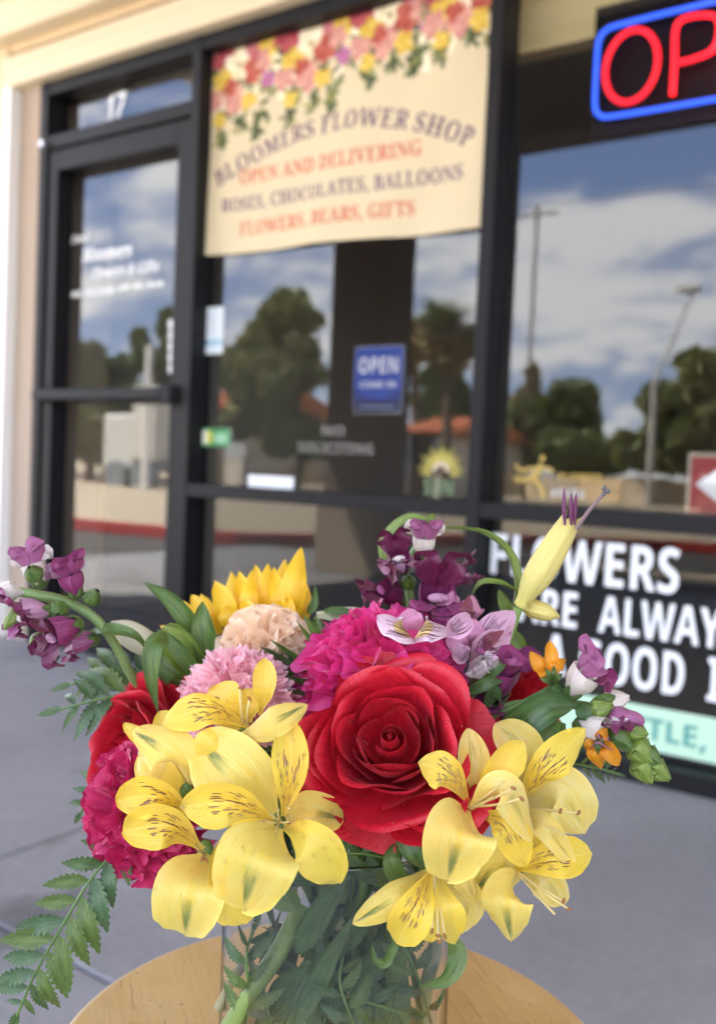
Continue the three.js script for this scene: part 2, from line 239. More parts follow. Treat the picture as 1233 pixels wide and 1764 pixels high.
{ // neon sign behind the glass: blue border, red OPEN
  const zc = -0.15, o = thing('neon_open_sign', 'lit neon sign with red OPEN letters inside a blue border', 'neon sign', V(-0.75, 1.9, zc));
  const glow = (r, g, b, k) => { const m = mat(r, g, b, 0.4); m.emissive.setRGB(r, g, b); m.emissiveIntensity = k; return m; };
  const red = glow(1, 0.014, 0.03, 0.25), blue = glow(0.03, 0.12, 1, 0.24), black = mat(0.006, 0.005, 0.008, 0.4, { specularIntensity: 0.3 });
  part(o, 'backing_board', box(-1.19, -0.30, 1.885, 2.285, zc - 0.06, zc - 0.045, 0.003), black);
  const X = (x) => -1.158 + x, Y = (y) => 1.930 + y, T = (n, pts, m, r, closed) => part(o, n, tube(pts.map(([x, y]) => V(X(x), Y(y), zc)), r, 90, 8, closed), m);
  const rr = (x0, y0, x1, y1, r) => { const p = []; for (const [cx, cy, a] of [[x1 - r, y1 - r, 0], [x0 + r, y1 - r, 1], [x0 + r, y0 + r, 2], [x1 - r, y0 + r, 3]]) for (let k = 0; k <= 4; k++) p.push([cx + r * Math.cos((a + k / 4) * Math.PI / 2), cy + r * Math.sin((a + k / 4) * Math.PI / 2)]); return p; };
  T('blue_tube', rr(0, 0, 0.84, 0.264, 0.04), blue, 0.0076, true);
  const O = []; for (let k = 0; k < 20; k++) { const a = k / 20 * 6.283; O.push([0.106 + 0.079 * Math.cos(a), 0.136 + 0.104 * Math.sin(a)]); } T('red_tube', O, red, 0.0084, true);
  T('red_tube', [[0.234, 0.030], [0.234, 0.12], [0.234, 0.222], [0.246, 0.237], [0.30, 0.239], [0.345, 0.222], [0.355, 0.18], [0.34, 0.135], [0.29, 0.12], [0.246, 0.118]], red, 0.0084);
  T('red_tube', [[0.56, 0.035], [0.47, 0.035], [0.462, 0.045], [0.462, 0.14], [0.462, 0.235], [0.47, 0.25], [0.56, 0.25]], red, 0.0084); T('red_tube', [[0.47, 0.14], [0.55, 0.14]], red, 0.0084);
  T('red_tube', [[0.63, 0.035], [0.63, 0.24], [0.64, 0.25], [0.76, 0.05], [0.775, 0.045], [0.775, 0.25]], red, 0.0084);
  for (const x of [0.1, 0.42, 0.74]) part(o, 'tube_support', new THREE.CylinderGeometry(0.006, 0.006, 0.045, 8).rotateX(Math.PI / 2).translate(X(x), Y(0.275), zc - 0.024), black);
  part(o, 'hanging_cord', tube([V(X(0.05), Y(0.31), zc - 0.05), V(X(0.05), 2.6, zc - 0.05)], 0.002, 4, 5), black);
  const l = new THREE.PointLight(new THREE.Color(1, 0.15, 0.2), 0.02, 3); l.position.set(-0.75, 2.05, zc + 0.03); l.castShadow = true; scene.add(l);
}
{ // cream valance board inside, above the neon sign
  const v = thing('window_valance', 'warm cream valance board inside the window above the neon sign', 'valance', V(-0.1, 2.2, -0.22));
  part(v, 'board', box(-1.62, 1.2, 2.245, 2.46, -0.30, -0.235, 0.004), M.valance); part(v, 'lip', box(-1.62, 1.2, 2.21, 2.243, -0.30, -0.222, 0.006), M.valance);
}
function plate(name, label, cat, p0, p1, z, draw, w = 256, h = 256, thick = 0.002) {   // a printed sticker or card: body and printed face
  const a = onWall(p0[0], p0[1], z), b = onWall(p1[0], p1[1], z), x0 = Math.min(a.x, b.x), x1 = Math.max(a.x, b.x), y0 = Math.min(a.y, b.y), y1 = Math.max(a.y, b.y);
  const o = thing(name, label, cat, V((x0 + x1) / 2, y0, z));
  part(o, 'card', box(x0, x1, y0, y1, z - thick, z, Math.min(0.004, thick * 0.4)), M.white);
  part(o, 'printed_face', new THREE.PlaneGeometry((x1 - x0) * 0.985, (y1 - y0) * 0.985).translate((x0 + x1) / 2, (y0 + y1) / 2, z + 0.0006), mat(1, 1, 1, 0.45, { map: canvasTex(w, h, draw) }));
  return o;
}
const fillBg = (c) => (x, w, h) => { x.fillStyle = c; x.fillRect(0, 0, w, h); };
plate('open_card', 'blue printed OPEN COME IN card hanging inside the banner window', 'sign', [612, 598], [691, 712], GLZ - 0.02, (x, w, h) => {
  fillBg('#0e2a78')(x, w, h); x.fillStyle = '#153f9c'; x.beginPath(); x.ellipse(w / 2, h * 0.35, w * 0.62, h * 0.44, 0, 0, 6.3); x.fill(); x.fillStyle = '#141f4a'; x.fillRect(0, h * 0.83, w, h * 0.17);
  x.fillStyle = '#e9e4e6'; x.textAlign = 'center'; x.font = 'bold 104px sans-serif'; x.save(); x.translate(w / 2, h * 0.40); x.scale(0.78, 1.15); x.fillText('OPEN', 0, 0); x.restore(); x.font = 'bold 46px sans-serif'; x.fillText('COME IN', w / 2, h * 0.62); x.fillStyle = '#9aa3c4'; x.fillRect(w * 0.14, h * 0.90, w * 0.72, h * 0.02);
}, 256, 360);
plate('sticker', 'white and pale blue notice sticker on the edge of the banner window', 'sticker', [344, 531], [383, 609], GLZ + 0.003, (x, w, h) => { fillBg('#dfe9ee')(x, w, h); x.fillStyle = '#9cc6d8'; x.fillRect(0, h * 0.7, w, h * 0.12); x.fillStyle = '#3f87b0'; x.beginPath(); x.ellipse(w * 0.25, h * 0.76, w * 0.16, h * 0.08, 0, 0, 6.3); x.fill(); x.fillStyle = '#b9c6cc'; for (let k = 0; k < 5; k++) x.fillRect(w * 0.2, h * (0.15 + k * 0.09), w * (0.4 + 0.05 * (k % 3)), h * 0.02); }, 128, 256);
plate('sticker', 'small green sticker with a white and yellow emblem in the banner window', 'sticker', [344, 737], [396, 770], GLZ + 0.003, (x, w, h) => { fillBg('#2f8a4a')(x, w, h); x.fillStyle = '#e8efd8'; x.fillRect(w * 0.05, h * 0.12, w * 0.24, h * 0.76); x.fillStyle = '#d9d24a'; x.beginPath(); x.ellipse(w * 0.34, h * 0.5, w * 0.09, h * 0.38, 0, 0, 6.3); x.fill(); x.fillStyle = '#b9dcc0'; for (const y of [0.3, 0.5, 0.68]) x.fillRect(w * 0.48, h * y, w * 0.42, h * 0.1); }, 256, 128);
plate('blank_sticker', 'plain white oblong sticker low in the banner window', 'sticker', [428, 818], [505, 848], GLZ + 0.003, fillBg('#e6ebef'), 32, 32);
{
  const z = GLZ + 0.002;
  const sfx = thing('suite_number', 'slanted white number 17 on the transom above the door', 'lettering', V(-3.24, 2.27, GLZ)); part(sfx, 'digit', word('17', -3.315, -3.20, 2.268, 0.10, font, z, 0.12), M.vinyl);
  const dl = thing('door_lettering', 'white script shop lettering on the upper door glass', 'lettering', V(-3.25, 1.45, GLZ));
  const q = (s, p0, p1, h, f2 = fontSerif, sl = 0.28) => { const a = onWall(...p0), b = onWall(...p1); const g = word(s, a.x, b.x, 0, h, f2, z, sl); g.rotateZ(0); g.translate(0, a.y, 0); part(dl, 'word', g, M.vinyl); };
  q('Fresh', [124, 420], [154, 412], 0.034); q('Bloomers', [142, 452], [226, 440], 0.055); q('Flowers & Gifts', [158, 481], [272, 472], 0.045); q('WE DELIVER', [124, 513], [198, 503], 0.026, font, 0.05); { const a = onWall(206, 500), b = onWall(284, 492); for (let k = 0; k < 12; k++) if (k !== 3 && k !== 7) part(dl, 'character', box(mixn(a.x, b.x, k / 12), mixn(a.x, b.x, (k + 0.62) / 12), mixn(a.y, b.y, k / 12), mixn(a.y, b.y, k / 12) + 0.013 + 0.003 * (k % 3), z, z + 0.001), M.vinyl); }
  const hr = thing('door_hours', 'column of small white characters down the edge of the door glass', 'lettering', V(-2.86, 1.2, GLZ));
  for (let k = 0; k < 5; k++) { const a = onWall(292, 552 + k * 19), b = onWall(305, 552 + k * 19); part(hr, 'character', word('B', a.x, b.x, a.y - 0.035, 0.036, font, z), M.vinyl); }
  const ns = thing('no_soliciting_lettering', 'small pale NO SOLICITING lettering in the banner window', 'lettering', V(-2.03, 0.9, GLZ));
  const pale = mat(0.16, 0.15, 0.135, 0.5); part(ns, 'word', word('NO', -2.09, -1.99, 0.955, 0.035, font, z), pale); part(ns, 'word', word('SOLICITING', -2.195, -1.865, 0.893, 0.036, font, z), pale);
  const w2 = thing('florist_lettering', 'gold lettering beside the running figure emblem on the neon window', 'lettering', V(-1.1, 0.8, GLZ)); part(w2, 'word', word('FLORIST', -1.18, -1.045, 0.836, 0.022, font, z), M.gold); for (let k = 0; k < 5; k++) part(w2, 'character', box(-1.20 + k * 0.022, -1.186 + k * 0.022, 0.785, 0.808 + 0.004 * (k % 2), z, z + 0.001), mat(0.45, 0.44, 0.41, 0.5));
  // running figure with winged heels, cut from gold film
  const em = thing('running_figure_emblem', 'gold running figure emblem on the neon window', 'emblem', V(-1.27, 0.77, GLZ));
  const limb = (pts, r) => { const s = tube(pts.map(([x, y]) => V(-1.345 + x * 0.16, 0.775 + y * 0.13, 0)), r, 16, 6); s.scale(1, 1, 0.06); s.translate(0, 0, z + 0.001); return s; };
  part(em, 'torso', limb([[0.5, 0.5], [0.62, 0.7], [0.66, 0.82]], 0.012), M.gold); part(em, 'head', new THREE.CylinderGeometry(0.009, 0.009, 0.001, 16).rotateX(Math.PI / 2).translate(-1.345 + 0.68 * 0.16, 0.775 + 0.125, z + 0.001), M.gold);
  part(em, 'arm', limb([[0.62, 0.74], [0.8, 0.72], [0.92, 0.66]], 0.006), M.gold); part(em, 'arm', limb([[0.6, 0.72], [0.4, 0.7], [0.22, 0.66], [0.12, 0.8]], 0.006), M.gold);
  part(em, 'leg', limb([[0.5, 0.5], [0.62, 0.36], [0.72, 0.2], [0.72, 0.02]], 0.008), M.gold); part(em, 'leg', limb([[0.5, 0.5], [0.3, 0.42], [0.1, 0.46]], 0.008), M.gold);
  // sunburst emblem
  const sb = thing('sunburst_decal', 'yellow sunburst decal with green letters at the foot of the banner window', 'decal', V(-1.6, 0.76, GLZ));
  const cx = -1.593, cy = 0.845, sunm = mat(0.42, 0.36, 0.06, 0.5);
  for (let k = 0; k <= 14; k++) { const a = (-8 + k * 14) * Math.PI / 180, s = new THREE.Shape(); s.moveTo(0.035, -0.009); s.lineTo(0.085 + 0.012 * (k % 2), 0); s.lineTo(0.035, 0.009); part(sb, 'ray', new THREE.ExtrudeGeometry(s, { depth: 0.001, bevelEnabled: false }).rotateZ(a).translate(cx, cy, z), sunm); }
  part(sb, 'arch', new THREE.RingGeometry(0.02, 0.034, 20, 1, 0, Math.PI).translate(cx, cy, z + 0.001), mat(0.6, 0.5, 0.34, 0.5)); part(sb, 'centre', new THREE.CircleGeometry(0.0195, 20, 0, Math.PI).translate(cx, cy, z + 0.001), mat(0.10, 0.06, 0.03, 0.6));
  part(sb, 'word', word('SUN', -1.655, -1.545, 0.768, 0.05, font, z), mat(0.16, 0.24, 0.12, 0.5));
}
{ // red arrow board standing inside the neon window
  const o = thing('arrow_board', 'red board with a white arrow pointing along the window, in a pale frame', 'sign', V(-0.6, 0.757, -0.13)), z = -0.13;
  part(o, 'frame', box(-0.812, -0.40, 0.760, 0.932, z - 0.02, z, 0.003), mat(0.5, 0.42, 0.32, 0.6)); part(o, 'panel', box(-0.800, -0.412, 0.762, 0.920, z, z + 0.004), mat(0.36, 0.025, 0.03, 0.5));
  const s = new THREE.Shape(); s.moveTo(-0.785, 0.842); s.lineTo(-0.70, 0.905); s.lineTo(-0.70, 0.872); s.lineTo(-0.45, 0.872); s.lineTo(-0.45, 0.812); s.lineTo(-0.70, 0.812); s.lineTo(-0.70, 0.779); part(o, 'arrow', new THREE.ExtrudeGeometry(s, { depth: 0.002, bevelEnabled: false }).translate(0, 0, z + 0.0045), M.white);
}
// ---------- across the car park: what the panes mirror ----------
const barkM = mat(0.12, 0.085, 0.055, 0.9), poleM = mat(0.42, 0.41, 0.38, 0.5, { metal: 0.4 });
function leafCloud(blobs, n, size, seed, aspect = 1.8) {   // many small leaf faces through the crown's volume
  const R = rng(seed), pos = [], idx = [], q = new THREE.Quaternion(), e = new THREE.Euler(), a = V(0, 0, 0);
  blobs = blobs.flatMap(([cx, cy, cz, rx, ry]) => Array.from({ length: 8 }, () => { const a = R() * 6.283, e = Math.asin(R() * 1.8 - 0.9), k = 0.35 + 0.55 * R(), s = 0.36 + 0.30 * R(); return [cx + Math.cos(a) * Math.cos(e) * rx * k, cy + Math.sin(e) * ry * k, cz + Math.sin(a) * Math.cos(e) * rx * k, rx * s, ry * s * 0.85]; }));
  const tot = blobs.reduce((s, b) => s + b[3] * b[4] * b[3], 0);
  for (const [cx, cy, cz, rx, ry] of blobs) { const m = Math.round(n * rx * ry * rx / tot);
    for (let i = 0; i < m; i++) {
      let x, y, z, r; do { x = R() * 2 - 1; y = R() * 2 - 1; z = R() * 2 - 1; r = x * x + y * y + z * z; } while (r > 1 || noise3(cx + x * 3 + 40, cy + y * 3 + 40, z * 3 + 40) < 0.36 || (r < 0.3 && R() < 0.6));
      q.setFromEuler(e.set(R() * 6.3, R() * 6.3, R() * 6.3)); const s = size * (0.6 + 0.8 * R()), o = pos.length / 3;
      for (const [u, v] of [[-0.5, 0], [0, -aspect / 2], [0.5, 0], [0, aspect / 2]]) { a.set(u * s, v * s, (u ? 0.12 : 0) * s).applyQuaternion(q); pos.push(cx + x * rx + a.x, cy + y * ry + a.y, cz + z * rx + a.z); }
      idx.push(o, o + 1, o + 2, o, o + 2, o + 3);
    } }
  const g = new THREE.BufferGeometry(); g.setAttribute('position', new THREE.Float32BufferAttribute(pos, 3)); g.setIndex(idx); g.computeVertexNormals(); return g;
}
const limbs = (base, h, blobs, r) => { const gs = []; const top = base.clone().add(V(0, h, 0)); gs.push(tube([base, base.clone().lerp(top, 0.5).add(V(r, 0, 0)), top], r, 10, 7)); for (const b of blobs) gs.push(tube([base.clone().lerp(top, 0.75), V((b[0] + top.x) / 2, (b[1] + top.y) / 2, (b[2] + top.z) / 2), V(b[0], b[1], b[2])], r * 0.4, 8, 5)); return mergeGeometries(gs); };
const foliage = [mat(0.15, 0.19, 0.045, 0.8), mat(0.20, 0.22, 0.065, 0.8), mat(0.115, 0.165, 0.05, 0.8), mat(0.24, 0.22, 0.10, 0.8)].map((m) => { m.transmission = 0.45; m.thickness = 0; return m; });
function tree(label, px, t, list, leaf, mi, seed, n = 7000) {   // list: crown clumps by [x pixel, y pixel, rx px, ry px]
  const b0 = beyond(px, 820, t); b0.y = -0.13; const k = t / FPX;
  const blobs = list.map(([x, y, rx, ry], i) => { const p = beyond(x, y, t + (i % 3 - 1) * 1.2); return [p.x, p.y, p.z, rx * k, ry * k]; });
  const o = thing('shade_tree', label, 'tree', b0, 'trees across the car park'), h = Math.max(1, Math.min(...blobs.map((b) => b[1] - b[4] * 0.4)) + 0.3);
  part(o, 'trunk', limbs(b0, h, blobs, 0.16), barkM); part(o, 'crown', leafCloud(blobs, n, leaf, seed), foliage[mi]);
}
tree('broad olive green tree mirrored beside the dark column', 510, 34, [[510, 540, 48, 45], [470, 590, 60, 50], [520, 640, 60, 60], [440, 650, 55, 60], [500, 720, 70, 60], [420, 720, 40, 40]], 0.34, 1, 11, 11000);
tree('dark bushy tree mirrored in the upper door glass', 180, 38, [[155, 625, 34, 40], [195, 635, 34, 34], [160, 690, 40, 50], [200, 720, 50, 40]], 0.3, 2, 12);
tree('thin topped tree mirrored at the edge of the door glass', 265, 36, [[250, 600, 20, 34], [280, 570, 22, 36], [268, 640, 40, 40], [240, 700, 40, 40], [320, 640, 40, 60]], 0.28, 0, 13);
tree('rounded green tree mirrored in the neon window', 985, 40, [[985, 690, 50, 42], [1020, 720, 44, 40], [940, 720, 44, 40], [980, 770, 80, 46], [900, 740, 46, 46], [870, 770, 40, 46]], 0.34, 0, 14, 11000);
tree('tall spreading tree mirrored behind the lamp post', 1190, 30, [[1180, 680, 60, 60], [1235, 640, 60, 60], [1150, 740, 50, 56], [1210, 760, 70, 60], [1290, 700, 70, 90], [1110, 780, 50, 40]], 0.34, 1, 15, 12000);
tree('low dull green tree mirrored under the power pole', 900, 46, [[890, 700, 30, 40], [860, 720, 30, 40], [915, 660, 16, 30], [915, 770, 60, 40]], 0.3, 3, 16);
tree('dark slender tree mirrored behind the palms', 770, 44, [[760, 660, 32, 50], [780, 690, 32, 40], [745, 700, 30, 34]], 0.3, 2, 17);
tree('bushy hedge tree mirrored low in the door glass', 150, 30, [[130, 740, 40, 40], [180, 760, 50, 34], [110, 700, 30, 40]], 0.28, 1, 18);
function palm(label, px, topy, t, seed) {
  const c = beyond(px, topy, t), b = V(c.x + 0.3, -0.13, c.z), o = thing('palm_tree', label, 'palm tree', b, 'palm trees across the car park'), R = rng(seed);
  part(o, 'trunk', tube([b, V((b.x + c.x) / 2 + 0.1, c.y / 2, c.z), c], 0.17, 12, 8), barkM);
  part(o, 'dead_skirt', leafCloud([[c.x, c.y - 0.5, c.z, 0.85, 0.7]], 520, 0.34, seed + 1, 3.5), mat(0.26, 0.2, 0.1, 0.9));
  const fm = foliage[2];
  for (let k = 0; k < 44; k++) { const az = R() * 6.283, el = -0.5 + R() * 1.7, L = 1.25 + 0.45 * R(), d = V(Math.cos(az) * Math.cos(el), Math.sin(el), Math.sin(az) * Math.cos(el)), s = d.clone().cross(V(0, 1, 0)).normalize(), gs = [];
    for (let j = -5; j <= 5; j++) { const a = j * 0.17, dd = d.clone().multiplyScalar(Math.cos(a)).addScaledVector(s, Math.sin(a)), p0 = c.clone().addScaledVector(d, 0.35), p1 = c.clone().addScaledVector(d, 0.35).addScaledVector(dd, L * (0.75 - 0.03 * Math.abs(j))).add(V(0, -0.15, 0)), n = dd.clone().cross(V(0, 1, 0)).normalize().multiplyScalar(0.03); const g = new THREE.BufferGeometry(); g.setAttribute('position', new THREE.Float32BufferAttribute([...p0.clone().sub(n).toArray(), ...p0.clone().add(n).toArray(), ...p1.toArray()], 3)); g.setIndex([0, 1, 2]); g.computeVertexNormals(); gs.push(g); }
    part(o, 'frond', mergeGeometries(gs), fm); }
}
palm('tall palm with a tan skirt mirrored between column and post', 765, 560, 30, 21); palm('shorter palm mirrored next to the column', 712, 575, 38, 23);
{ // red roofed houses
  const wallM = mat(0.62, 0.56, 0.46, 0.85), paneM = mat(0.45, 0.48, 0.5, 0.06), tileM = mat(0.42, 0.13, 0.05, 0.8), darkM = mat(0.22, 0.24, 0.26, 0.12), doorM = mat(0.12, 0.07, 0.04, 0.6);
  const house = (label, pa, pb, ytop, yeave, t) => {
    const a = beyond(pa, yeave, t), b = beyond(pb, yeave, t), r = beyond((pa + pb) / 2, ytop, t + 2), x0 = Math.min(a.x, b.x), x1 = Math.max(a.x, b.x), z0 = Math.min(a.z, b.z), ey = a.y;
    const o = thing('tile_roofed_house', label, 'house', V((x0 + x1) / 2, -0.13, z0)); part(o, 'wall', box(x0, x1, -0.13, ey, z0, z0 + 6), wallM);
    const s = new THREE.Shape(); s.moveTo(-0.6, 0); s.lineTo(6.6, 0); s.lineTo(3, r.y - ey + 0.15); const g = new THREE.ExtrudeGeometry(s, { depth: x1 - x0 + 0.8, bevelEnabled: false }); g.rotateY(-Math.PI / 2); g.translate(x1 + 0.4, ey, z0); const roof = part(o, 'roof', g, tileM);
    const n = 10; for (let k = 0; k < n; k++) { const xx = mixn(x0 - 0.2, x1 + 0.2, (k + 0.5) / n); part(roof, 'tile_row', tube([V(xx, ey + 0.03, z0 - 0.6), V(xx, r.y + 0.17, z0 + 3)], 0.09, 2, 6), tileM); }
    const m = 3; for (let k = 0; k < m; k++) { const xx = mixn(x0, x1, (k + 0.5) / m); if (k === 1) { part(o, 'door', box(xx - 0.45, xx + 0.45, -0.13, 2.0, z0 - 0.04, z0 - 0.005), doorM); continue; } const w = part(o, 'window', box(xx - 0.6, xx + 0.6, 0.95, 2.0, z0 - 0.03, z0 - 0.003), M.white); part(w, 'pane', box(xx - 0.52, xx + 0.52, 1.03, 1.92, z0 - 0.04, z0 - 0.032), paneM); }
  };
  house('white walled house with a red tile roof, mirrored under the palms', 690, 800, 728, 748, 34); house('house with an orange tile roof mirrored under the olive tree', 330, 480, 672, 706, 40);
  // low wall, white lorry box, lamp post, power pole, wire
  const wa = beyond(110, 800, 31), wb = beyond(700, 830, 31), lw = thing('garden_wall', 'low tan garden wall across the road, mirrored in the panes', 'wall', V((wa.x + wb.x) / 2, -0.13, 29));
  for (let k = 0; k < 26; k++) part(lw, 'panel', box(mixn(-34, 8, k / 26) + 0.03, mixn(-34, 8, (k + 1) / 26) - 0.03, -0.13, 0.75 + 0.06 * (k % 3), 28.9, 29.1), k % 2 ? M.stucco : mat(0.5, 0.42, 0.32, 0.9));
  const l0 = beyond(226, 770, 26), l1 = beyond(302, 668, 26), lo = thing('box_lorry', 'white box lorry parked across the drive, mirrored in the door', 'lorry', V((l0.x + l1.x) / 2, -0.13, l0.z));
  const lx0 = Math.min(l0.x, l1.x), lx1 = Math.max(l0.x, l1.x); part(lo, 'cargo_box', box(lx0, lx1, 0.75, l1.y, l0.z, l0.z + 1.9, 0.05), mat(0.62, 0.6, 0.54, 0.6)); part(lo, 'chassis', box(lx0, lx1, 0.45, 0.74, l0.z + 0.1, l0.z + 1.8), darkM);
  part(lo, 'cab', box(lx0 - 1.3, lx0 - 0.03, 0.45, 2.0, l0.z + 0.1, l0.z + 2, 0.12), mat(0.6, 0.6, 0.58, 0.5)); for (const dx of [-0.6, lx1 - lx0 - 0.4]) part(lo, 'wheel', new THREE.CylinderGeometry(0.42, 0.42, 0.3, 20).rotateX(Math.PI / 2).translate(lx0 + dx, 0.29, l0.z + 0.1), darkM);
  const p0 = beyond(1113, 850, 17), p1 = beyond(1127, 655, 17), p2 = beyond(1160, 580, 17), p3 = beyond(1195, 498, 17), lp = thing('lamp_post', 'pale metal lamp post with a slanting arm mirrored in the neon window', 'lamp post', V(p1.x, -0.13, p1.z));
  part(lp, 'shaft', tube([V(p1.x, -0.13, p1.z), V(p1.x, p1.y * 0.5, p1.z), p1], 0.058, 10, 8), poleM); part(lp, 'arm', tube([p1, p2, p3], 0.032, 10, 7), poleM); part(lp, 'lamp_head', box(p3.x - 0.3, p3.x + 0.1, p3.y - 0.05, p3.y + 0.06, p3.z - 0.12, p3.z + 0.12, 0.03), poleM);
  const u0 = beyond(926, 355, 30), up = thing('power_pole', 'thin dark power pole mirrored at the edge of the neon window', 'pole', V(u0.x, -0.13, u0.z)); part(up, 'pole', tube([V(u0.x, -0.13, u0.z), V(u0.x, u0.y / 2, u0.z), u0], 0.05, 6, 7), barkM); part(up, 'crossarm', box(u0.x - 0.7, u0.x + 0.7, u0.y - 0.30, u0.y - 0.24, u0.z - 0.04, u0.z + 0.04), barkM);
  const w0 = beyond(700, 378, 30), w1 = beyond(1500, 280, 30), pw = thing('power_line', 'thin black power line strung from the pole', 'cable', u0.clone()); part(pw, 'wire', tube([w0, u0, w1], 0.018, 30, 5), darkM);
  const q0 = beyond(250, 835, 24), sp = thing('sign_post', 'white post mirrored in front of the lorry', 'post', V(q0.x, -0.13, q0.z)); part(sp, 'shaft', tube([V(q0.x, -0.13, q0.z), V(q0.x, 1.5, q0.z), V(q0.x, 3.6, q0.z)], 0.09, 6, 8), M.whitePaint); part(sp, 'foot', box(q0.x - 0.2, q0.x + 0.2, -0.13, 0.0, q0.z - 0.2, q0.z + 0.2, 0.02), M.whitePaint);
  const b0 = beyond(200, 785, 28); for (const dx of [-0.25, 0.45]) { const cn = thing('traffic_cone', 'red and white traffic marker by the road, mirrored in the door', 'traffic cone', V(b0.x + dx, -0.13, b0.z), 'traffic markers'); part(cn, 'body', new THREE.CylinderGeometry(0.1, 0.25, 1.0, 14).translate(b0.x + dx, 0.4, b0.z), mat(0.5, 0.05, 0.02, 0.6)); part(cn, 'band', new THREE.CylinderGeometry(0.163, 0.2, 0.24, 14).translate(b0.x + dx, 0.38, b0.z), M.white); part(cn, 'foot', box(b0.x + dx - 0.3, b0.x + dx + 0.3, -0.125, -0.09, b0.z - 0.3, b0.z + 0.3), mat(0.5, 0.05, 0.02, 0.6)); }
}
// ---------- stool and vase ----------
const TB = V(-0.2990, 0.522, 2.2195), VA = V(-0.3008, 0.522, 2.2205), RIM = 0.656;
const leafGreen = (r, g, b, k = 0.25, rough = 0.45) => mat(r, g, b, rough, { transmission: k, thickness: 0 });
{
  const wood = canvasTex(1024, 1024, (x, w, h) => {
    x.fillStyle = '#cbaa70'; x.fillRect(0, 0, w, h); const R = rng(77);
    for (let i = 0; i < 1500; i++) { const y = R() * h, s = R(); x.strokeStyle = s < 0.45 ? 'rgba(166,126,70,0.12)' : s < 0.8 ? 'rgba(226,196,140,0.14)' : 'rgba(112,72,32,0.09)'; x.lineWidth = 0.8 + 3 * R(); x.beginPath(); const x0 = R() * w - 100, L = 40 + 200 * R(), a = (R() - 0.5) * 40; x.moveTo(x0, y); x.bezierCurveTo(x0 + L * 0.3, y + a, x0 + L * 0.6, y - a, x0 + L, y + a * 0.4); x.stroke(); }
    for (let i = 0; i < 160; i++) { x.fillStyle = i % 2 ? 'rgba(176,138,84,0.10)' : 'rgba(226,200,150,0.10)'; x.beginPath(); x.ellipse(R() * w, R() * h, 20 + 60 * R(), 10 + 26 * R(), R() * 0.5, 0, 6.3); x.fill(); }
    for (let i = 0; i < 240; i++) { const a = R() * 6.3, q = R(); x.fillStyle = q < 0.5 ? 'rgba(84,52,24,0.35)' : 'rgba(96,64,30,0.22)'; x.beginPath(); x.ellipse(R() * w, R() * h, 1 + 4 * R(), 0.8 + 1.8 * R(), a, 0, 6.3); x.fill(); }
    for (let i = 0; i < 60; i++) { x.strokeStyle = 'rgba(92,58,26,0.34)'; x.lineWidth = 1.2 + 1.2 * R(); x.beginPath(); const x0 = R() * w, y0 = R() * h; x.moveTo(x0, y0); x.bezierCurveTo(x0 + 20, y0 + 8 * R(), x0 + 40, y0 - 12 * R(), x0 + 70 * R() + 30, y0 + 12 * (R() - 0.5)); x.stroke(); }
  });
  const woodM = mat(1, 1, 1, 0.5, { map: wood, bumpMap: wood, bumpScale: 0.0004 }), edgeM = mat(0.62, 0.47, 0.27, 0.5);
  const o = thing('round_stool', 'round wooden stool with a worn honey coloured top under the vase', 'stool', V(TB.x, 0, TB.z)), r = 0.1567;
  const top = new THREE.LatheGeometry([[0, 0], [r - 0.004, 0], [r - 0.0012, -0.0012], [r, -0.004], [r, -0.024], [r - 0.004, -0.028], [0, -0.028]].map(([a, b]) => new THREE.Vector2(Math.max(a, 1e-4), b)), 96);
  { const p = top.attributes.position, uv = top.attributes.uv; for (let i = 0; i < p.count; i++) uv.setXY(i, 0.5 + (p.getX(i) * 0.8 + p.getZ(i) * 0.6) / 0.34, 0.5 + (p.getZ(i) * 0.8 - p.getX(i) * 0.6) / 0.34); }
  top.translate(TB.x, TB.y, TB.z); top.computeVertexNormals(); part(o, 'seat', top, woodM);
  part(o, 'edge_band', new THREE.TorusGeometry(r - 0.0022, 0.0026, 10, 96).rotateX(Math.PI / 2).translate(TB.x, TB.y - 0.0031, TB.z), edgeM);
  for (let k = 0; k < 4; k++) { const a = k * Math.PI / 2 + 0.6; part(o, 'leg', tube([V(TB.x + Math.cos(a) * 0.10, TB.y - 0.027, TB.z + Math.sin(a) * 0.10), V(TB.x + Math.cos(a) * 0.16, 0, TB.z + Math.sin(a) * 0.16)], 0.014, 4, 10), edgeM); }
  const ring = []; for (let k = 0; k < 4; k++) { const a = k * Math.PI / 2 + 0.6; ring.push(V(TB.x + Math.cos(a) * 0.142, 0.16, TB.z + Math.sin(a) * 0.142)); } for (let k = 0; k < 4; k++) part(o, 'rung', tube([ring[k], ring[(k + 1) % 4]], 0.008, 2, 8), edgeM);

  const v = thing('glass_vase', 'clear glass cylinder vase of water and stems on the stool', 'vase', VA), R0 = 0.0633, R1 = 0.0606;
  const prof = (a) => a.map(([x, y]) => new THREE.Vector2(Math.max(x, 1e-4), y)), H = RIM - VA.y;
  const solid = mat(0.985, 0.995, 0.99, 0.0, { transmission: 1, thickness: 0.003, ior: 1.48 });
  part(v, 'glass', new THREE.LatheGeometry(prof([[0, 0.001], [R0 - 0.004, 0.001], [R0 - 0.001, 0.002], [R0, 0.005], [R0, H - 0.0015], [R0 - 0.0008, H], [R1 + 0.0008, H], [R1, H - 0.0015], [R1, 0.010], [R1 - 0.003, 0.007], [0, 0.007]]), 96), solid, false);
  part(v, 'water_surface', new THREE.LatheGeometry(prof([[0, 0.0945], [R1 - 0.004, 0.0945], [R1 - 0.0012, 0.0953], [R1 - 0.0003, 0.0968]]), 96), mat(0.96, 0.99, 0.96, 0.0, { transmission: 1, thickness: 0, ior: 1.33 }), false);
}
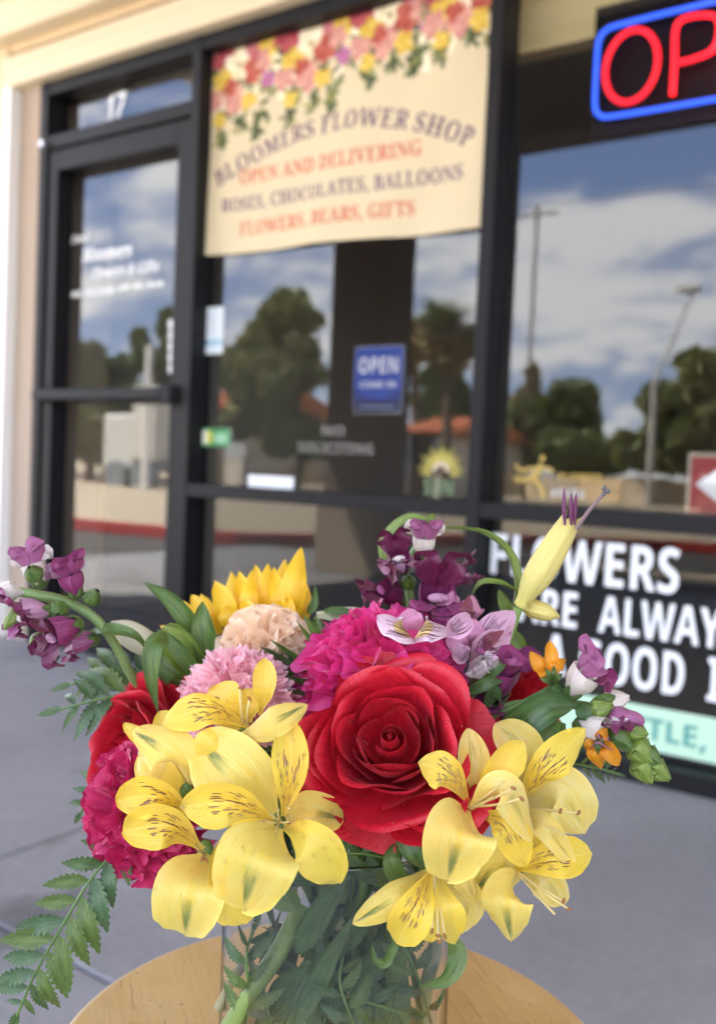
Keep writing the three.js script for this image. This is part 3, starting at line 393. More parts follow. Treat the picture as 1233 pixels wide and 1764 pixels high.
// ---------- shapes for petals and leaves ----------
function surf(nu, nv, fn, uvf) {   // a grid surface, u in -1..1 across, v in 0..1 along
  const pos = [], uv = [], idx = [];
  for (let j = 0; j <= nv; j++) for (let i = 0; i <= nu; i++) { const u = i / nu * 2 - 1, v = j / nv, p = fn(u, v); pos.push(p.x, p.y, p.z); uv.push(...(uvf ? uvf(u, v) : [i / nu, v])); }
  for (let j = 0; j < nv; j++) for (let i = 0; i < nu; i++) { const a = j * (nu + 1) + i; idx.push(a, a + 1, a + nu + 1, a + 1, a + nu + 2, a + nu + 1); }
  const g = new THREE.BufferGeometry(); g.setAttribute('position', new THREE.Float32BufferAttribute(pos, 3)); g.setAttribute('uv', new THREE.Float32BufferAttribute(uv, 2)); g.setIndex(idx); g.computeVertexNormals(); return g;
}
const tip = (v, a, p = 0.5) => v < a ? 1 : Math.pow(Math.max(0, 1 - ((v - a) / (1 - a)) ** 2), p);
const WID = {
  inner: (v) => (0.14 + 0.86 * sm(0, 0.66, v)) * tip(v, 0.60, 0.74),
  outer: (v) => (0.16 + 0.84 * sm(-0.05, 0.48, v)) * tip(v, 0.5, 0.66),
  round: (v) => (0.3 + 0.7 * sm(0, 0.4, v)) * tip(v, 0.5, 0.5),
  lance: (v) => Math.pow(Math.sin(Math.PI * Math.pow(v, 0.72)), 0.85) * 0.98 + 0.02,
  strap: (v) => (0.5 + 0.5 * sm(0, 0.3, v)) * tip(v, 0.45, 0.8),
  sun: (v) => (0.35 + 0.65 * sm(0, 0.4, v)) * tip(v, 0.42, 0.9),
};
// ribbon: a curved sheet along control points; N is the side that faces out, cup lifts its edges, wave ruffles them
function ribbon(pts, W, N, o = {}) {
  const { prof = 'outer', cup = 0.12, wave = 0, freq = 3, nu = 10, nv = 18, twist = 0, ph = 0, fold = 0, serr = 0, teeth = 8, curl = 0, frill = 0 } = o;
  const c = new THREE.CatmullRomCurve3(pts, false, 'centripetal'), f = WID[prof], L = c.getLength();
  return surf(nu, nv, (u, v) => {
    const C = c.getPoint(v), T = c.getTangent(v), n = N.clone().addScaledVector(T, -N.dot(T)).normalize(), S = T.clone().cross(n);
    if (twist) { const a = twist * v, n2 = n.clone().multiplyScalar(Math.cos(a)).addScaledVector(S, Math.sin(a)); S.copy(T).cross(n2); n.copy(n2); }
    let w = W * Math.max(0.012, f(v)) * 0.5, sh = 0;
    if (serr) { const q = (v * teeth) % 1, e = Math.pow(Math.abs(u), 1.5); w *= 1 - serr * e * (1 - (q < 0.72 ? Math.pow(q / 0.72, 0.55) : Math.sqrt(Math.max(0, 1 - (q - 0.72) / 0.28)))) * (v < 0.97 ? 1 : 0); sh = e * L / teeth * 0.55; }
    const e2 = u * u, wv = wave * W * Math.sin(freq * Math.PI * v * 2 + ph + (u > 0 ? 1.3 : 0)) * Math.pow(Math.abs(u), 2.2) * sm(0.1, 0.5, v);
    return C.addScaledVector(S, u * w * (1 - 0.25 * Math.abs(cup) * e2)).addScaledVector(n, cup * w * 2 * e2 + fold * w * Math.abs(u) + wv + frill * W * Math.sin(v * 41 + u * 3 + ph * 5) * Math.pow(Math.abs(u), 6) * sm(0.35, 0.8, v) + curl * L * Math.pow(Math.max(0, v - 0.6), 2)).addScaledVector(T, sh);
  });
}
const FACE = camdir(0, 0.12, 1).normalize();
const px = (n, d) => n * d / FPX;
const inVase = (ax, az, y) => V(VA.x + ax, y, VA.z + az);
let stemTurn = 0;
const stemGreen = leafGreen(0.12, 0.21, 0.05, 0.12, 0.5), stemDark = leafGreen(0.10, 0.19, 0.045, 0.12, 0.5);
function stem(o, from, r = 0.0022, m = stemGreen, bend) {   // from the bloom down through the vase's mouth to its floor
  const a = stemTurn++ * 2.39996, q = 0.022 + 0.018 * ((stemTurn * 0.618) % 1), top = inVase(Math.cos(a) * q, Math.sin(a) * q, RIM - 0.004), foot = inVase(-Math.cos(a) * 0.042, -Math.sin(a) * 0.042, VA.y + 0.011);
  const pts = [from]; if (bend) pts.push(...bend); pts.push(top, foot);
  return part(o, 'stem', tube(pts, r, 40, 8), m);
}
// petal skins
const petalTex = (w, h, draw) => canvasTex(w, h, draw);
const veins = (x, w, h, col, n, R) => { for (let i = 0; i < n; i++) { const u = (i + 0.5) / n; x.strokeStyle = col; x.lineWidth = 0.6 + R() * 1.2; x.beginPath(); x.moveTo(w * (0.5 + (u - 0.5) * 0.5), h); x.bezierCurveTo(w * (0.5 + (u - 0.5) * 0.9), h * 0.7, w * (0.5 + (u - 0.5) * 1.1), h * 0.35, w * (0.5 + (u - 0.5) * 0.75), 0); x.stroke(); } };
const yellowSkin = (kind, seed) => petalTex(256, 384, (x, w, h) => {   // v=0 (base) is at the bottom of the picture
  const R = rng(seed), base = { inner: '#f7db40', plain: '#f6e057', outer: '#f5e57c', pale: '#f6ea9c' }[kind]; x.fillStyle = base; x.fillRect(0, 0, w, h);
  for (let i = 0; i < 300; i++) { x.fillStyle = R() < 0.5 ? 'rgba(250,226,110,0.10)' : 'rgba(236,200,44,0.08)'; x.beginPath(); x.ellipse(R() * w, R() * h, 6 + 16 * R(), 20 + 50 * R(), 0, 0, 6.3); x.fill(); }
  veins(x, w, h, 'rgba(216,176,40,0.24)', 19, R); veins(x, w, h, 'rgba(252,240,170,0.28)', 13, R);
  if (kind === 'inner') {
    for (let i = 0; i < 70; i++) { x.fillStyle = 'rgba(248,200,30,0.09)'; x.beginPath(); x.ellipse(w * (0.25 + 0.5 * R()), h * (0.35 + 0.6 * R()), 12, 40, 0, 0, 6.3); x.fill(); }
    for (let i = 0; i < 54; i++) { const v = 0.16 + 0.52 * R(), u = (R() - 0.5) * 1.5; if (Math.abs(u) < 0.10 && v > 0.4) continue; x.save(); x.translate(w * (0.5 + u * 0.46), h * (1 - v)); x.rotate(u * 0.35); x.fillStyle = R() < 0.5 ? '#7c3416' : '#8f481a'; x.beginPath(); x.ellipse(0, 0, 1.5 + 1.5 * R(), 7 + 16 * R() * v * 1.4, 0, 0, 6.3); x.fill(); x.restore(); }
    x.fillStyle = 'rgba(252,240,150,0.5)'; for (const du of [-5, 0, 5]) x.fillRect(w * 0.5 + du - 1, 0, 2.2, h * 0.55);
  } else if (kind !== 'plain') {
    for (let i = 0; i < (kind === 'outer' ? 150 : 50); i++) { const t = R(); x.fillStyle = kind === 'outer' ? 'rgba(112,138,60,' + (0.02 + 0.05 * t) + ')' : 'rgba(160,170,84,0.05)'; x.beginPath(); x.ellipse(w * (0.5 + (R() - 0.5) * 0.16 * (1.3 - t)), h * (0.38 - 0.25 * t), 2 + 6 * R(), 12 + 24 * R(), 0, 0, 6.3); x.fill(); }
    if (kind === 'outer') for (let i = 0; i < 20; i++) { x.fillStyle = 'rgba(74,100,44,0.10)'; x.beginPath(); x.ellipse(w * (0.47 + (R() - 0.5) * 0.12), h * (0.05 + 0.18 * R()), 3, 14, 0.1, 0, 6.3); x.fill(); }
  }
});
const skin = (t, k = 0.3, rough = 0.5, e = {}) => mat(1, 1, 1, rough, { map: t, transmission: k, thickness: 0, bumpMap: t, bumpScale: 0.0022, ...e });
const yk = 0.42; const YS = { inner: [1, 2, 3].map((s) => skin(yellowSkin('inner', s * 17), yk, 0.62)), plain: [skin(yellowSkin('plain', 5), yk)], outer: [1, 2, 3].map((s) => skin(yellowSkin('outer', s * 31), yk, 0.62)), pale: [skin(yellowSkin('pale', 8), yk), skin(yellowSkin('pale', 9), yk)] };
const anther = mat(0.26, 0.11, 0.03, 0.8), filament = mat(0.75, 0.62, 0.25, 0.5, { transmission: 0.2, thickness: 0 });
const antherGeo = new THREE.SphereGeometry(1, 10, 8).scale(0.0008, 0.0015, 0.0007);
function stamen(o, a, b, lift, tipped = true) { const m = a.clone().lerp(b, 0.55).addScaledVector(FACE, lift); part(o, 'stamen', tube([a, m, b], 0.00055, 14, 6), filament); if (tipped) { const q = part(o, 'anther', antherGeo.clone().rotateZ(b.x * 900).translate(b.x, b.y, b.z), anther); } }
let skinTurn = 0;
// alstroemeria: tepals given as [kind, base, middle, tip, width in photo pixels, cup, facing]
function alstro(name, label, group, throat, tepals, stamens, stemOpt) {
  const o = thing(name, label, 'flower', P(...throat), group);
  for (const [kind, a, b, c, W, cup = 0.14, face] of tepals) { const d = (a[2] + c[2]) / 2, N = face ? camdir(...face).normalize() : FACE; const set = YS[kind]; const m = set[skinTurn++ % set.length];
    part(o, 'petal', ribbon([P(...a), P(...b), P(...c)], px(W, d), N, { prof: kind === 'inner' || kind === 'plain' ? 'inner' : 'outer', cup, wave: 0.055, freq: 1.9, ph: skinTurn, nu: 16, nv: 44, fold: kind === 'inner' ? 0.10 : 0.05, frill: 0.016, curl: kind === 'outer' ? -0.14 : 0.03 }), m); }
  for (const [a, b, l = 0.004, t = true] of stamens || []) stamen(o, P(...a), P(...b), l, t);
  const b = P(throat[0], throat[1], throat[2] + 0.016); part(o, 'ovary', new THREE.SphereGeometry(0.0042, 12, 10).scale(1, 1.5, 1).translate(b.x, b.y, b.z), stemGreen);
  stem(o, b, 0.0014, stemGreen, [P(mixn(throat[0], 600, 0.35), throat[1] + 20, throat[2] + 0.05)]); return o;
}
alstro('yellow_alstroemeria', 'wide open yellow alstroemeria with brown flecks left of the red rose, wet with drops', 'yellow alstroemerias', [480, 1414, 0.432], [
  ['outer', [492, 1408, 0.440], [535, 1400, 0.437], [592, 1412, 0.445], 80, 0.1], ['outer', [472, 1402, 0.432], [405, 1338, 0.418], [335, 1272, 0.432], 138, 0.1],
  ['outer', [476, 1424, 0.428], [442, 1482, 0.405], [416, 1572, 0.416], 140, 0.10], ['plain', [489, 1424, 0.428], [535, 1452, 0.409], [586, 1522, 0.414], 88, 0.10],
  ['inner', [488, 1406, 0.428], [500, 1330, 0.411], [500, 1236, 0.418], 66, 0.16], ['inner', [472, 1412, 0.427], [400, 1385, 0.406], [311, 1390, 0.412], 80, 0.16]],
[[[482, 1414, 0.428], [462, 1398, 0.408], 0.002, false], [[482, 1414, 0.428], [478, 1392, 0.408], 0.002, false], [[482, 1416, 0.428], [500, 1415, 0.41], 0.002, false], [[480, 1418, 0.428], [474, 1436, 0.408], 0.002, false], [[482, 1416, 0.428], [456, 1414, 0.408], 0.002, false]]);
alstro('yellow_alstroemeria', 'drooping yellow alstroemeria in front of the magenta carnation, one broad petal hanging lowest', 'yellow alstroemerias', [354, 1468, 0.452], [
  ['plain', [330, 1402, 0.455], [285, 1350, 0.452], [236, 1306, 0.458], 80, 0.1], ['inner', [335, 1402, 0.450], [268, 1372, 0.432], [202, 1380, 0.437], 74, 0.16], ['inner', [350, 1462, 0.449], [288, 1422, 0.428], [212, 1432, 0.433], 80, 0.16],
  ['outer', [360, 1472, 0.448], [328, 1535, 0.425], [318, 1616, 0.434], 124, 0.10], ['plain', [385, 1500, 0.444], [398, 1545, 0.437], [426, 1592, 0.440], 76, 0.12], ['plain', [404, 1432, 0.432], [376, 1465, 0.424], [366, 1528, 0.432], 46, 0.3, [0.6, 0, 0.8]]],
[[[350, 1468, 0.446], [338, 1455, 0.424], 0.002, false], [[352, 1470, 0.446], [344, 1466, 0.424], 0.002, false], [[354, 1470, 0.446], [355, 1482, 0.424], 0.002], [[352, 1472, 0.446], [348, 1480, 0.424], 0.002]]);
alstro('yellow_alstroemeria', 'half turned yellow alstroemeria under the pale pink carnation, one petal standing upright', 'yellow alstroemerias', [415, 1262, 0.450], [
  ['plain', [410, 1258, 0.455], [385, 1220, 0.450], [360, 1190, 0.455], 96, 0.1], ['plain', [430, 1245, 0.453], [425, 1215, 0.450], [425, 1188, 0.456], 70, 0.1], ['plain', [448, 1232, 0.446], [454, 1185, 0.436], [456, 1134, 0.442], 44, 0.2, [0.2, 0, 1]],
  ['inner', [428, 1252, 0.446], [355, 1222, 0.428], [280, 1246, 0.434], 66, -0.1, [0, 0.5, 1]], ['plain', [412, 1262, 0.436], [366, 1276, 0.424], [330, 1310, 0.430], 52, -0.2], ['outer', [408, 1270, 0.437], [466, 1246, 0.412], [531, 1212, 0.420], 56, -0.2, [0.1, 0.4, 1]]],
[[[425, 1250, 0.445], [430, 1204, 0.436], 0.004], [[420, 1250, 0.445], [374, 1203, 0.438], 0.004], [[420, 1250, 0.445], [414, 1186, 0.44], 0.004]]);
alstro('yellow_alstroemeria', 'yellow alstroemeria seen from the side, its folded petal pointing at red petals', 'yellow alstroemerias', [318, 1345, 0.455], [
  ['pale', [318, 1350, 0.458], [275, 1318, 0.452], [240, 1290, 0.458], 70, 0.1], ['outer', [328, 1352, 0.446], [290, 1298, 0.424], [226, 1256, 0.436], 92, -0.28, [-0.3, 0.5, 1]], ['plain', [322, 1330, 0.45], [260, 1278, 0.436], [214, 1246, 0.444], 34, 0.3, [-0.7, 0.2, 0.7]], ['plain', [330, 1345, 0.462], [300, 1270, 0.456], [275, 1225, 0.46], 60, 0.1]], []);
alstro('yellow_alstroemeria', 'open yellow alstroemeria overlapping the lower right of the red rose', 'yellow alstroemerias', [805, 1390, 0.437], [
  ['pale', [812, 1376, 0.441], [816, 1322, 0.432], [806, 1254, 0.437], 60, 0.2], ['plain', [812, 1385, 0.434], [858, 1328, 0.418], [903, 1278, 0.424], 60, 0.22], ['inner', [808, 1384, 0.433], [770, 1333, 0.410], [720, 1314, 0.418], 66, -0.08],
  ['pale', [808, 1394, 0.430], [868, 1362, 0.407], [916, 1448, 0.418], 66, -0.1, [0.3, 0.3, 1]], ['inner', [826, 1398, 0.434], [872, 1424, 0.417], [904, 1490, 0.422], 64, 0.1], ['outer', [800, 1392, 0.430], [790, 1440, 0.404], [770, 1520, 0.414], 122, 0.10]],
[[[808, 1390, 0.430], [884, 1358, 0.40], 0.003], [[808, 1390, 0.430], [898, 1376, 0.40], 0.004], [[808, 1388, 0.43], [868, 1346, 0.402], 0.003, false], [[812, 1390, 0.43], [850, 1372, 0.404], 0.003, false]]);
alstro('yellow_alstroemeria', 'yellow alstroemeria below the broad green leaf, its petals pointing away from the rose', 'yellow alstroemerias', [888, 1388, 0.462], [
  ['pale', [890, 1352, 0.468], [898, 1290, 0.456], [852, 1246, 0.462], 78, 0.1], ['pale', [900, 1376, 0.464], [962, 1368, 0.448], [1008, 1436, 0.454], 104, 0.08], ['inner', [885, 1388, 0.456], [940, 1325, 0.432], [1007, 1254, 0.440], 66, -0.15], ['pale', [896, 1398, 0.456], [936, 1422, 0.437], [990, 1493, 0.442], 44, 0.2]],
[[[895, 1385, 0.455], [965, 1397, 0.43], 0.004], [[895, 1385, 0.455], [996, 1400, 0.43], 0.006], [[895, 1390, 0.455], [972, 1440, 0.43], 0.004, false]]);
alstro('yellow_alstroemeria', 'lowest yellow alstroemeria on the right, its long stamens reaching towards the pavement', 'yellow alstroemerias', [888, 1497, 0.468], [
  ['outer', [892, 1492, 0.472], [856, 1498, 0.456], [812, 1540, 0.462], 92, 0.1], ['inner', [890, 1492, 0.470], [905, 1462, 0.462], [932, 1430, 0.466], 60, 0.1], ['pale', [900, 1502, 0.470], [936, 1516, 0.462], [970, 1560, 0.467], 62, 0.1], ['inner', [885, 1498, 0.462], [950, 1480, 0.440], [1020, 1470, 0.447], 70, 0.05, [0, 0.4, 1]], ['outer', [896, 1502, 0.462], [872, 1550, 0.437], [880, 1626, 0.446], 90, -0.18, [-0.3, 0, 1]]],
[[[892, 1502, 0.455], [970, 1552, 0.43], 0.004], [[892, 1502, 0.455], [979, 1566, 0.43], 0.005], [[892, 1505, 0.455], [955, 1575, 0.43], 0.003, false]]);
alstro('yellow_alstroemeria', 'hanging yellow alstroemeria seen in profile in front of the glass vase', 'yellow alstroemerias', [750, 1484, 0.448], [
  ['pale', [758, 1500, 0.456], [800, 1545, 0.452], [798, 1606, 0.458], 62, 0.1], ['pale', [756, 1494, 0.452], [796, 1508, 0.444], [820, 1556, 0.450], 48, -0.2, [0.3, 0.3, 1]], ['plain', [748, 1500, 0.452], [740, 1560, 0.446], [740, 1622, 0.45], 60, 0.1],
  ['outer', [742, 1496, 0.444], [684, 1545, 0.424], [604, 1592, 0.432], 58, -0.2, [-0.2, 0.4, 1]], ['inner', [743, 1496, 0.440], [716, 1565, 0.418], [683, 1626, 0.426], 72, 0.12, [-0.2, 0, 1]], ['plain', [751, 1494, 0.440], [768, 1560, 0.422], [784, 1626, 0.430], 56, 0.12, [0.4, 0, 1]]],
[[[748, 1500, 0.436], [744, 1604, 0.412], 0.002], [[748, 1500, 0.436], [754, 1612, 0.412], 0.003], [[748, 1500, 0.436], [766, 1613, 0.413], 0.002], [[748, 1500, 0.436], [757, 1622, 0.413], 0.002]]);

// ---------- roses ----------
const roseTex = petalTex(256, 256, (x, w, h) => { const R = rng(3); x.fillStyle = '#c60d2b'; x.fillRect(0, 0, w, h); for (let i = 0; i < 900; i++) { x.fillStyle = ['rgba(214,24,54,0.10)', 'rgba(158,4,28,0.09)', 'rgba(200,8,40,0.10)'][i % 3]; x.beginPath(); x.ellipse(R() * w, R() * h, 3 + 10 * R(), 8 + 26 * R(), 0, 0, 6.3); x.fill(); } veins(x, w, h, 'rgba(150,4,24,0.22)', 22, R); });
const roseM = skin(roseTex, 0.16, 0.55, { sheen: 0.12, sheenRoughness: 0.5, sheenColor: new THREE.Color(0.9, 0.25, 0.3) });
// one petal as a turned shell: it leaves the axis at angle p0, opens to p1, spans +-half round the axis, and its lip rolls back
function rosePetal(r0, z0, L, p0, p1, th, half, o = {}) {
  const { lip = 0.5, wob = 0, peak = 0.06, nu = 22, nv = 22, seed = 0, rollSide = 0.0 } = o, N = 40, rr = [r0], zz = [z0];
  for (let k = 1; k <= N; k++) { const v = k / N, a = p0 + (p1 - p0) * Math.pow(v, 1.25) + lip * Math.pow(Math.max(0, (v - 0.82) / 0.18), 2); rr.push(rr[k - 1] + Math.sin(a) * L / N); zz.push(zz[k - 1] + Math.cos(a) * L / N); }
  const at = (arr, v) => { const f = Math.min(N - 1e-6, v * N), i = Math.floor(f); return mixn(arr[i], arr[i + 1], f - i); };
  return surf(nu, nv, (u, v) => {
    const edge = 1 - 0.26 * Math.pow(Math.abs(u), 2.6) - peak * (Math.abs(u) > 0.2 ? Math.min(1, (Math.abs(u) - 0.2) / 0.5) : 0) + 0.018 * Math.sin(u * 7 + seed * 3);
    const vv = v * edge, w = half * (0.45 + 0.55 * sm(0, 0.55, v)), a = th + u * w, side = rollSide * Math.pow(Math.abs(u), 3) * v * L;
    const r = Math.max(0.0004, at(rr, vv) + side * 0.9 + wob * L * 0.06 * Math.sin(u * 4 + seed) * v * v), z = at(zz, vv) - side * 0.7 + wob * L * 0.05 * Math.sin(u * 5.3 + seed * 1.7) * v * v;
    return V(r * Math.cos(a), z, r * Math.sin(a));
  });
}
function orient(o, axis, roll = 0) { const y = axis.clone().normalize(), up = Math.abs(y.y) > 0.95 ? V(1, 0, 0) : V(0, 1, 0), x = up.clone().cross(y).normalize(), z = x.clone().cross(y); o.quaternion.setFromRotationMatrix(new THREE.Matrix4().makeBasis(x, y, z)); o.rotateY(roll); }
function rose(label, at, axis, R, rollA, inner = true) {
  const o = thing('red_rose', label, 'rose', P(...at), 'red roses'); orient(o, camdir(...axis), rollA); const q = rng(41);
  const g = (...a) => part(o, 'petal', rosePetal(...a), roseM, false);
  // heart: a sheet rolled up tight, leaning in at the top
  part(o, 'petal', surf(60, 10, (u, v) => { const t = (u + 1) / 2, a = t * 15.5, r = R * (0.006 + 0.175 * t) * (1 - 0.55 * Math.pow(v, 3) * (1 - 0.6 * t)) * (0.8 + 0.35 * v), z = R * (-0.3 + (0.70 - 0.12 * t + 0.012 * Math.sin(a * 1.7)) * v); return V(r * Math.cos(a), z, r * Math.sin(a)); }), roseM, false);
  // rings of petals, each leaning a little off the axis
  const ring = (n, rim, top, half, lip, e = {}) => { for (let i = 0; i < n; i++, k++) {
    const z0 = -0.34 - 0.016 * k / 3, r0 = Math.min(0.16, rim * 0.55), dr = rim * (0.94 + 0.12 * q()) - r0, dz = top + 0.07 * (q() - 0.5) - z0, L = Math.hypot(dr, dz) * 1.07, am = Math.atan2(dr, dz), sp = e.sp ?? 0.42;
    const me = g(r0 * R, z0 * R, L * R, am + sp, am - sp * 0.8, i / n * 6.283 + k * 0.77 + 0.5 * q(), half * (0.9 + 0.2 * q()), { lip: lip * (0.6 + 0.8 * q()), wob: e.wob ?? 0.6, seed: k, peak: e.peak ?? 0.03, rollSide: e.roll ?? 0.02 });
    me.rotation.set((q() - 0.5) * 0.13, 0, (q() - 0.5) * 0.13); } };
  let k = 0;
  ring(3, 0.20, 0.36, 1.25, 0.3); ring(3, 0.27, 0.38, 1.25, 0.55); ring(4, 0.36, 0.38, 1.1, 0.8); ring(4, 0.47, 0.36, 1.1, 1.1, { wob: 0.9, peak: 0.05 }); ring(4, 0.60, 0.30, 1.1, 1.4, { wob: 1.1, peak: 0.08, roll: 0.05 });
  ring(5, 0.75, 0.18, 1.0, 1.6, { wob: 1.3, peak: 0.12, roll: 0.08 }); ring(5, 0.91, 0.0, 0.98, 1.6, { wob: 1.5, peak: 0.16, roll: 0.11 }); ring(5, 1.08, -0.22, 0.98, 1.2, { wob: 1.6, peak: 0.20, roll: 0.15, sp: 0.3 });
  part(o, 'receptacle', new THREE.SphereGeometry(0.2 * R, 16, 12).scale(1, 0.8, 1).translate(0, -0.34 * R, 0), roseM, false);
  part(o, 'calyx', new THREE.SphereGeometry(0.15 * R, 14, 10).scale(1, 1.2, 1).translate(0, -0.66 * R, 0), stemGreen, false);
  o.updateMatrixWorld(true); const st = V(0, -0.6 * R, 0).applyMatrix4(o.matrixWorld); const s2 = stem(scene, st, 0.0032, stemDark); scene.remove(s2); s2.geometry.applyMatrix4(o.matrixWorld.clone().invert()); o.add(s2);
  for (let i = 0; i < 5; i++) { const a = i / 5 * 6.283, d = V(Math.cos(a), 0, Math.sin(a)); part(o, 'sepal', ribbon([d.clone().multiplyScalar(0.1 * R).add(V(0, -0.55 * R, 0)), d.clone().multiplyScalar(0.5 * R).add(V(0, -0.5 * R, 0)), d.clone().multiplyScalar(0.8 * R).add(V(0, -0.62 * R, 0))], 0.22 * R, V(0, 1, 0), { prof: 'lance', nu: 4, nv: 10 }), stemDark, false); }
  return o;
}
const bigRose = rose('large open red rose wet with fine drops in the middle of the bouquet', [676, 1284, 0.446], [-0.10, 0.60, 1], 0.0480, 0.4);
rose('red rose half hidden behind the magenta carnation on the left', [236, 1282, 0.530], [-0.7, 0.35, 0.8], 0.041, 1.2);
rose('red rose mostly hidden behind the purple snapdragon, right of the large rose', [900, 1200, 0.560], [0.7, 0.45, 0.5], 0.032, 2.0);

// ---------- carnations ----------
function carnation(label, name, at, axis, R, m, o = {}) {
  const { n = 64, spread = 1.55, teeth = 11, saw = 0.09, ruff = 0.24, fan = 0.66, seed = 1, cal = true } = o, g = thing(name, label, 'carnation', P(...at), 'carnations'); orient(g, camdir(...axis), seed);
  const q = rng(seed * 101), geos = [];
  for (let k = 0; k < 7; k++) { const ph = q() * 6.3, ph2 = q() * 6.3, fr = 2.4 + q() * 1.8, A = fan * (0.85 + 0.35 * q());
    const bd = (q() - 0.7) * 0.5, cu = (q() - 0.5) * 0.5;
    geos.push(surf(44, 16, (u, v) => { const t = Math.abs(((u * teeth * 0.5 + ph) % 1 + 1) % 1 * 2 - 1), e = 1 - saw * Math.pow(v, 7) * (t * 0.7 + 0.3 * Math.abs(((u * teeth * 0.83 + ph2) % 1 + 1) % 1 * 2 - 1)) - 0.14 * u * u + 0.05 * Math.sin(u * 3 + ph), r = (0.08 + 0.92 * v * e) * R, a = u * A * (0.35 + 0.65 * v), v2 = v * v, w = ruff * R;
      return V(r * Math.sin(a), r * Math.cos(a) * (1 - 0.05 * v2 * Math.abs(Math.sin(u * 5 + ph))), w * (v2 * Math.sin(u * fr * 1.9 + ph) * 0.62 + v2 * v * (Math.sin(u * fr * 3.9 + ph2 + v * 2) * 0.30 + Math.sin(u * fr * 7.1 + ph) * 0.06)) + bd * R * v2 * v * 0.6 + cu * R * u * u * v2 * 0.5); })); }
  for (let i = 0; i < n; i++) { const f = (i + 0.5) / n, th = spread * Math.pow(f, 0.62), az = i * 2.39996 + 0.5 * q(), s = 1.0 - 0.10 * q() + (f > 0.8 ? 0.04 : 0), me = part(g, 'petal', geos[i % 7], m[i % m.length], false);
    const d = V(Math.sin(th) * Math.cos(az), Math.cos(th), Math.sin(th) * Math.sin(az)), inward = V(0, 1, 0).addScaledVector(d, -Math.cos(th)); if (inward.length() < 0.05) inward.set(1, 0, 0); inward.normalize();
    const tw = (q() - 0.5) * 1.2, x = d.clone().cross(inward), z = inward.clone().multiplyScalar(Math.cos(tw)).addScaledVector(x, Math.sin(tw)); x.copy(d).cross(z);
    me.quaternion.setFromRotationMatrix(new THREE.Matrix4().makeBasis(x, d, z)); me.scale.setScalar(s); }
  part(g, 'calyx', new THREE.CylinderGeometry(0.22 * R, 0.14 * R, 0.7 * R, 12).translate(0, -0.4 * R, 0), stemGreen, false);
  g.updateMatrixWorld(true); const st = V(0, -0.7 * R, 0).applyMatrix4(g.matrixWorld), s2 = stem(scene, st, 0.0024); scene.remove(s2); s2.geometry.applyMatrix4(g.matrixWorld.clone().invert()); g.add(s2); return g;
}
const carnTex = (base, light, dark, seed) => petalTex(128, 128, (x, w, h) => { const R = rng(seed); x.fillStyle = base; x.fillRect(0, 0, w, h); for (let i = 0; i < 130; i++) { x.strokeStyle = i % 2 ? light : dark; x.globalAlpha = 0.14; x.lineWidth = 1 + 2 * R(); const u = R() * w; x.beginPath(); x.moveTo(w / 2 + (u - w / 2) * 0.5, h); x.lineTo(u, 0); x.stroke(); } x.globalAlpha = 1; });
const magM = [skin(carnTex('#e92f92', '#f56fb0', '#c81470', 1), 0.5, 0.6), skin(carnTex('#e02886', '#f05fa2', '#bd1066', 2), 0.5, 0.6)];
const magM2 = [skin(carnTex('#db2271', '#ec5c92', '#b81256', 5), 0.5, 0.6), skin(carnTex('#cf1b65', '#e44f88', '#aa0e4c', 6), 0.5, 0.6)];
const pinkM = [skin(carnTex('#f8c6d0', '#fde6ea', '#f0a6b6', 3), 0.5, 0.6), skin(carnTex('#f9d0d8', '#fdebee', '#f2b2c0', 4), 0.5, 0.6)];
const peachM = [skin(carnTex('#fbe6c9', '#fdf2e2', '#f3cda6', 7), 0.5, 0.6), skin(carnTex('#fbead2', '#fdf4e7', '#f5d3b0', 8), 0.5, 0.6)];
carnation('deep magenta carnation directly above the large red rose', 'magenta_carnation', [654, 1186, 0.508], [0.0, 0.8, 0.8], 0.0485, magM, { seed: 3, n: 70 });
carnation('deep magenta carnation at the left side, behind the yellow alstroemerias', 'magenta_carnation', [276, 1388, 0.512], [-0.75, 0.1, 0.75], 0.0435, magM2, { seed: 5, n: 70, spread: 1.7 });
carnation('pale pink frilled carnation under the peach one', 'pink_carnation', [410, 1214, 0.498], [-0.1, 0.75, 0.8], 0.0345, pinkM, { seed: 7, n: 60, teeth: 12, saw: 0.18, ruff: 0.2 });
carnation('peach carnation in front of the sunflower', 'peach_carnation', [458, 1122, 0.535], [0.0, 0.8, 0.65], 0.0285, peachM, { seed: 9, n: 34, teeth: 4, saw: 0.04, ruff: 0.3, fan: 0.85 });

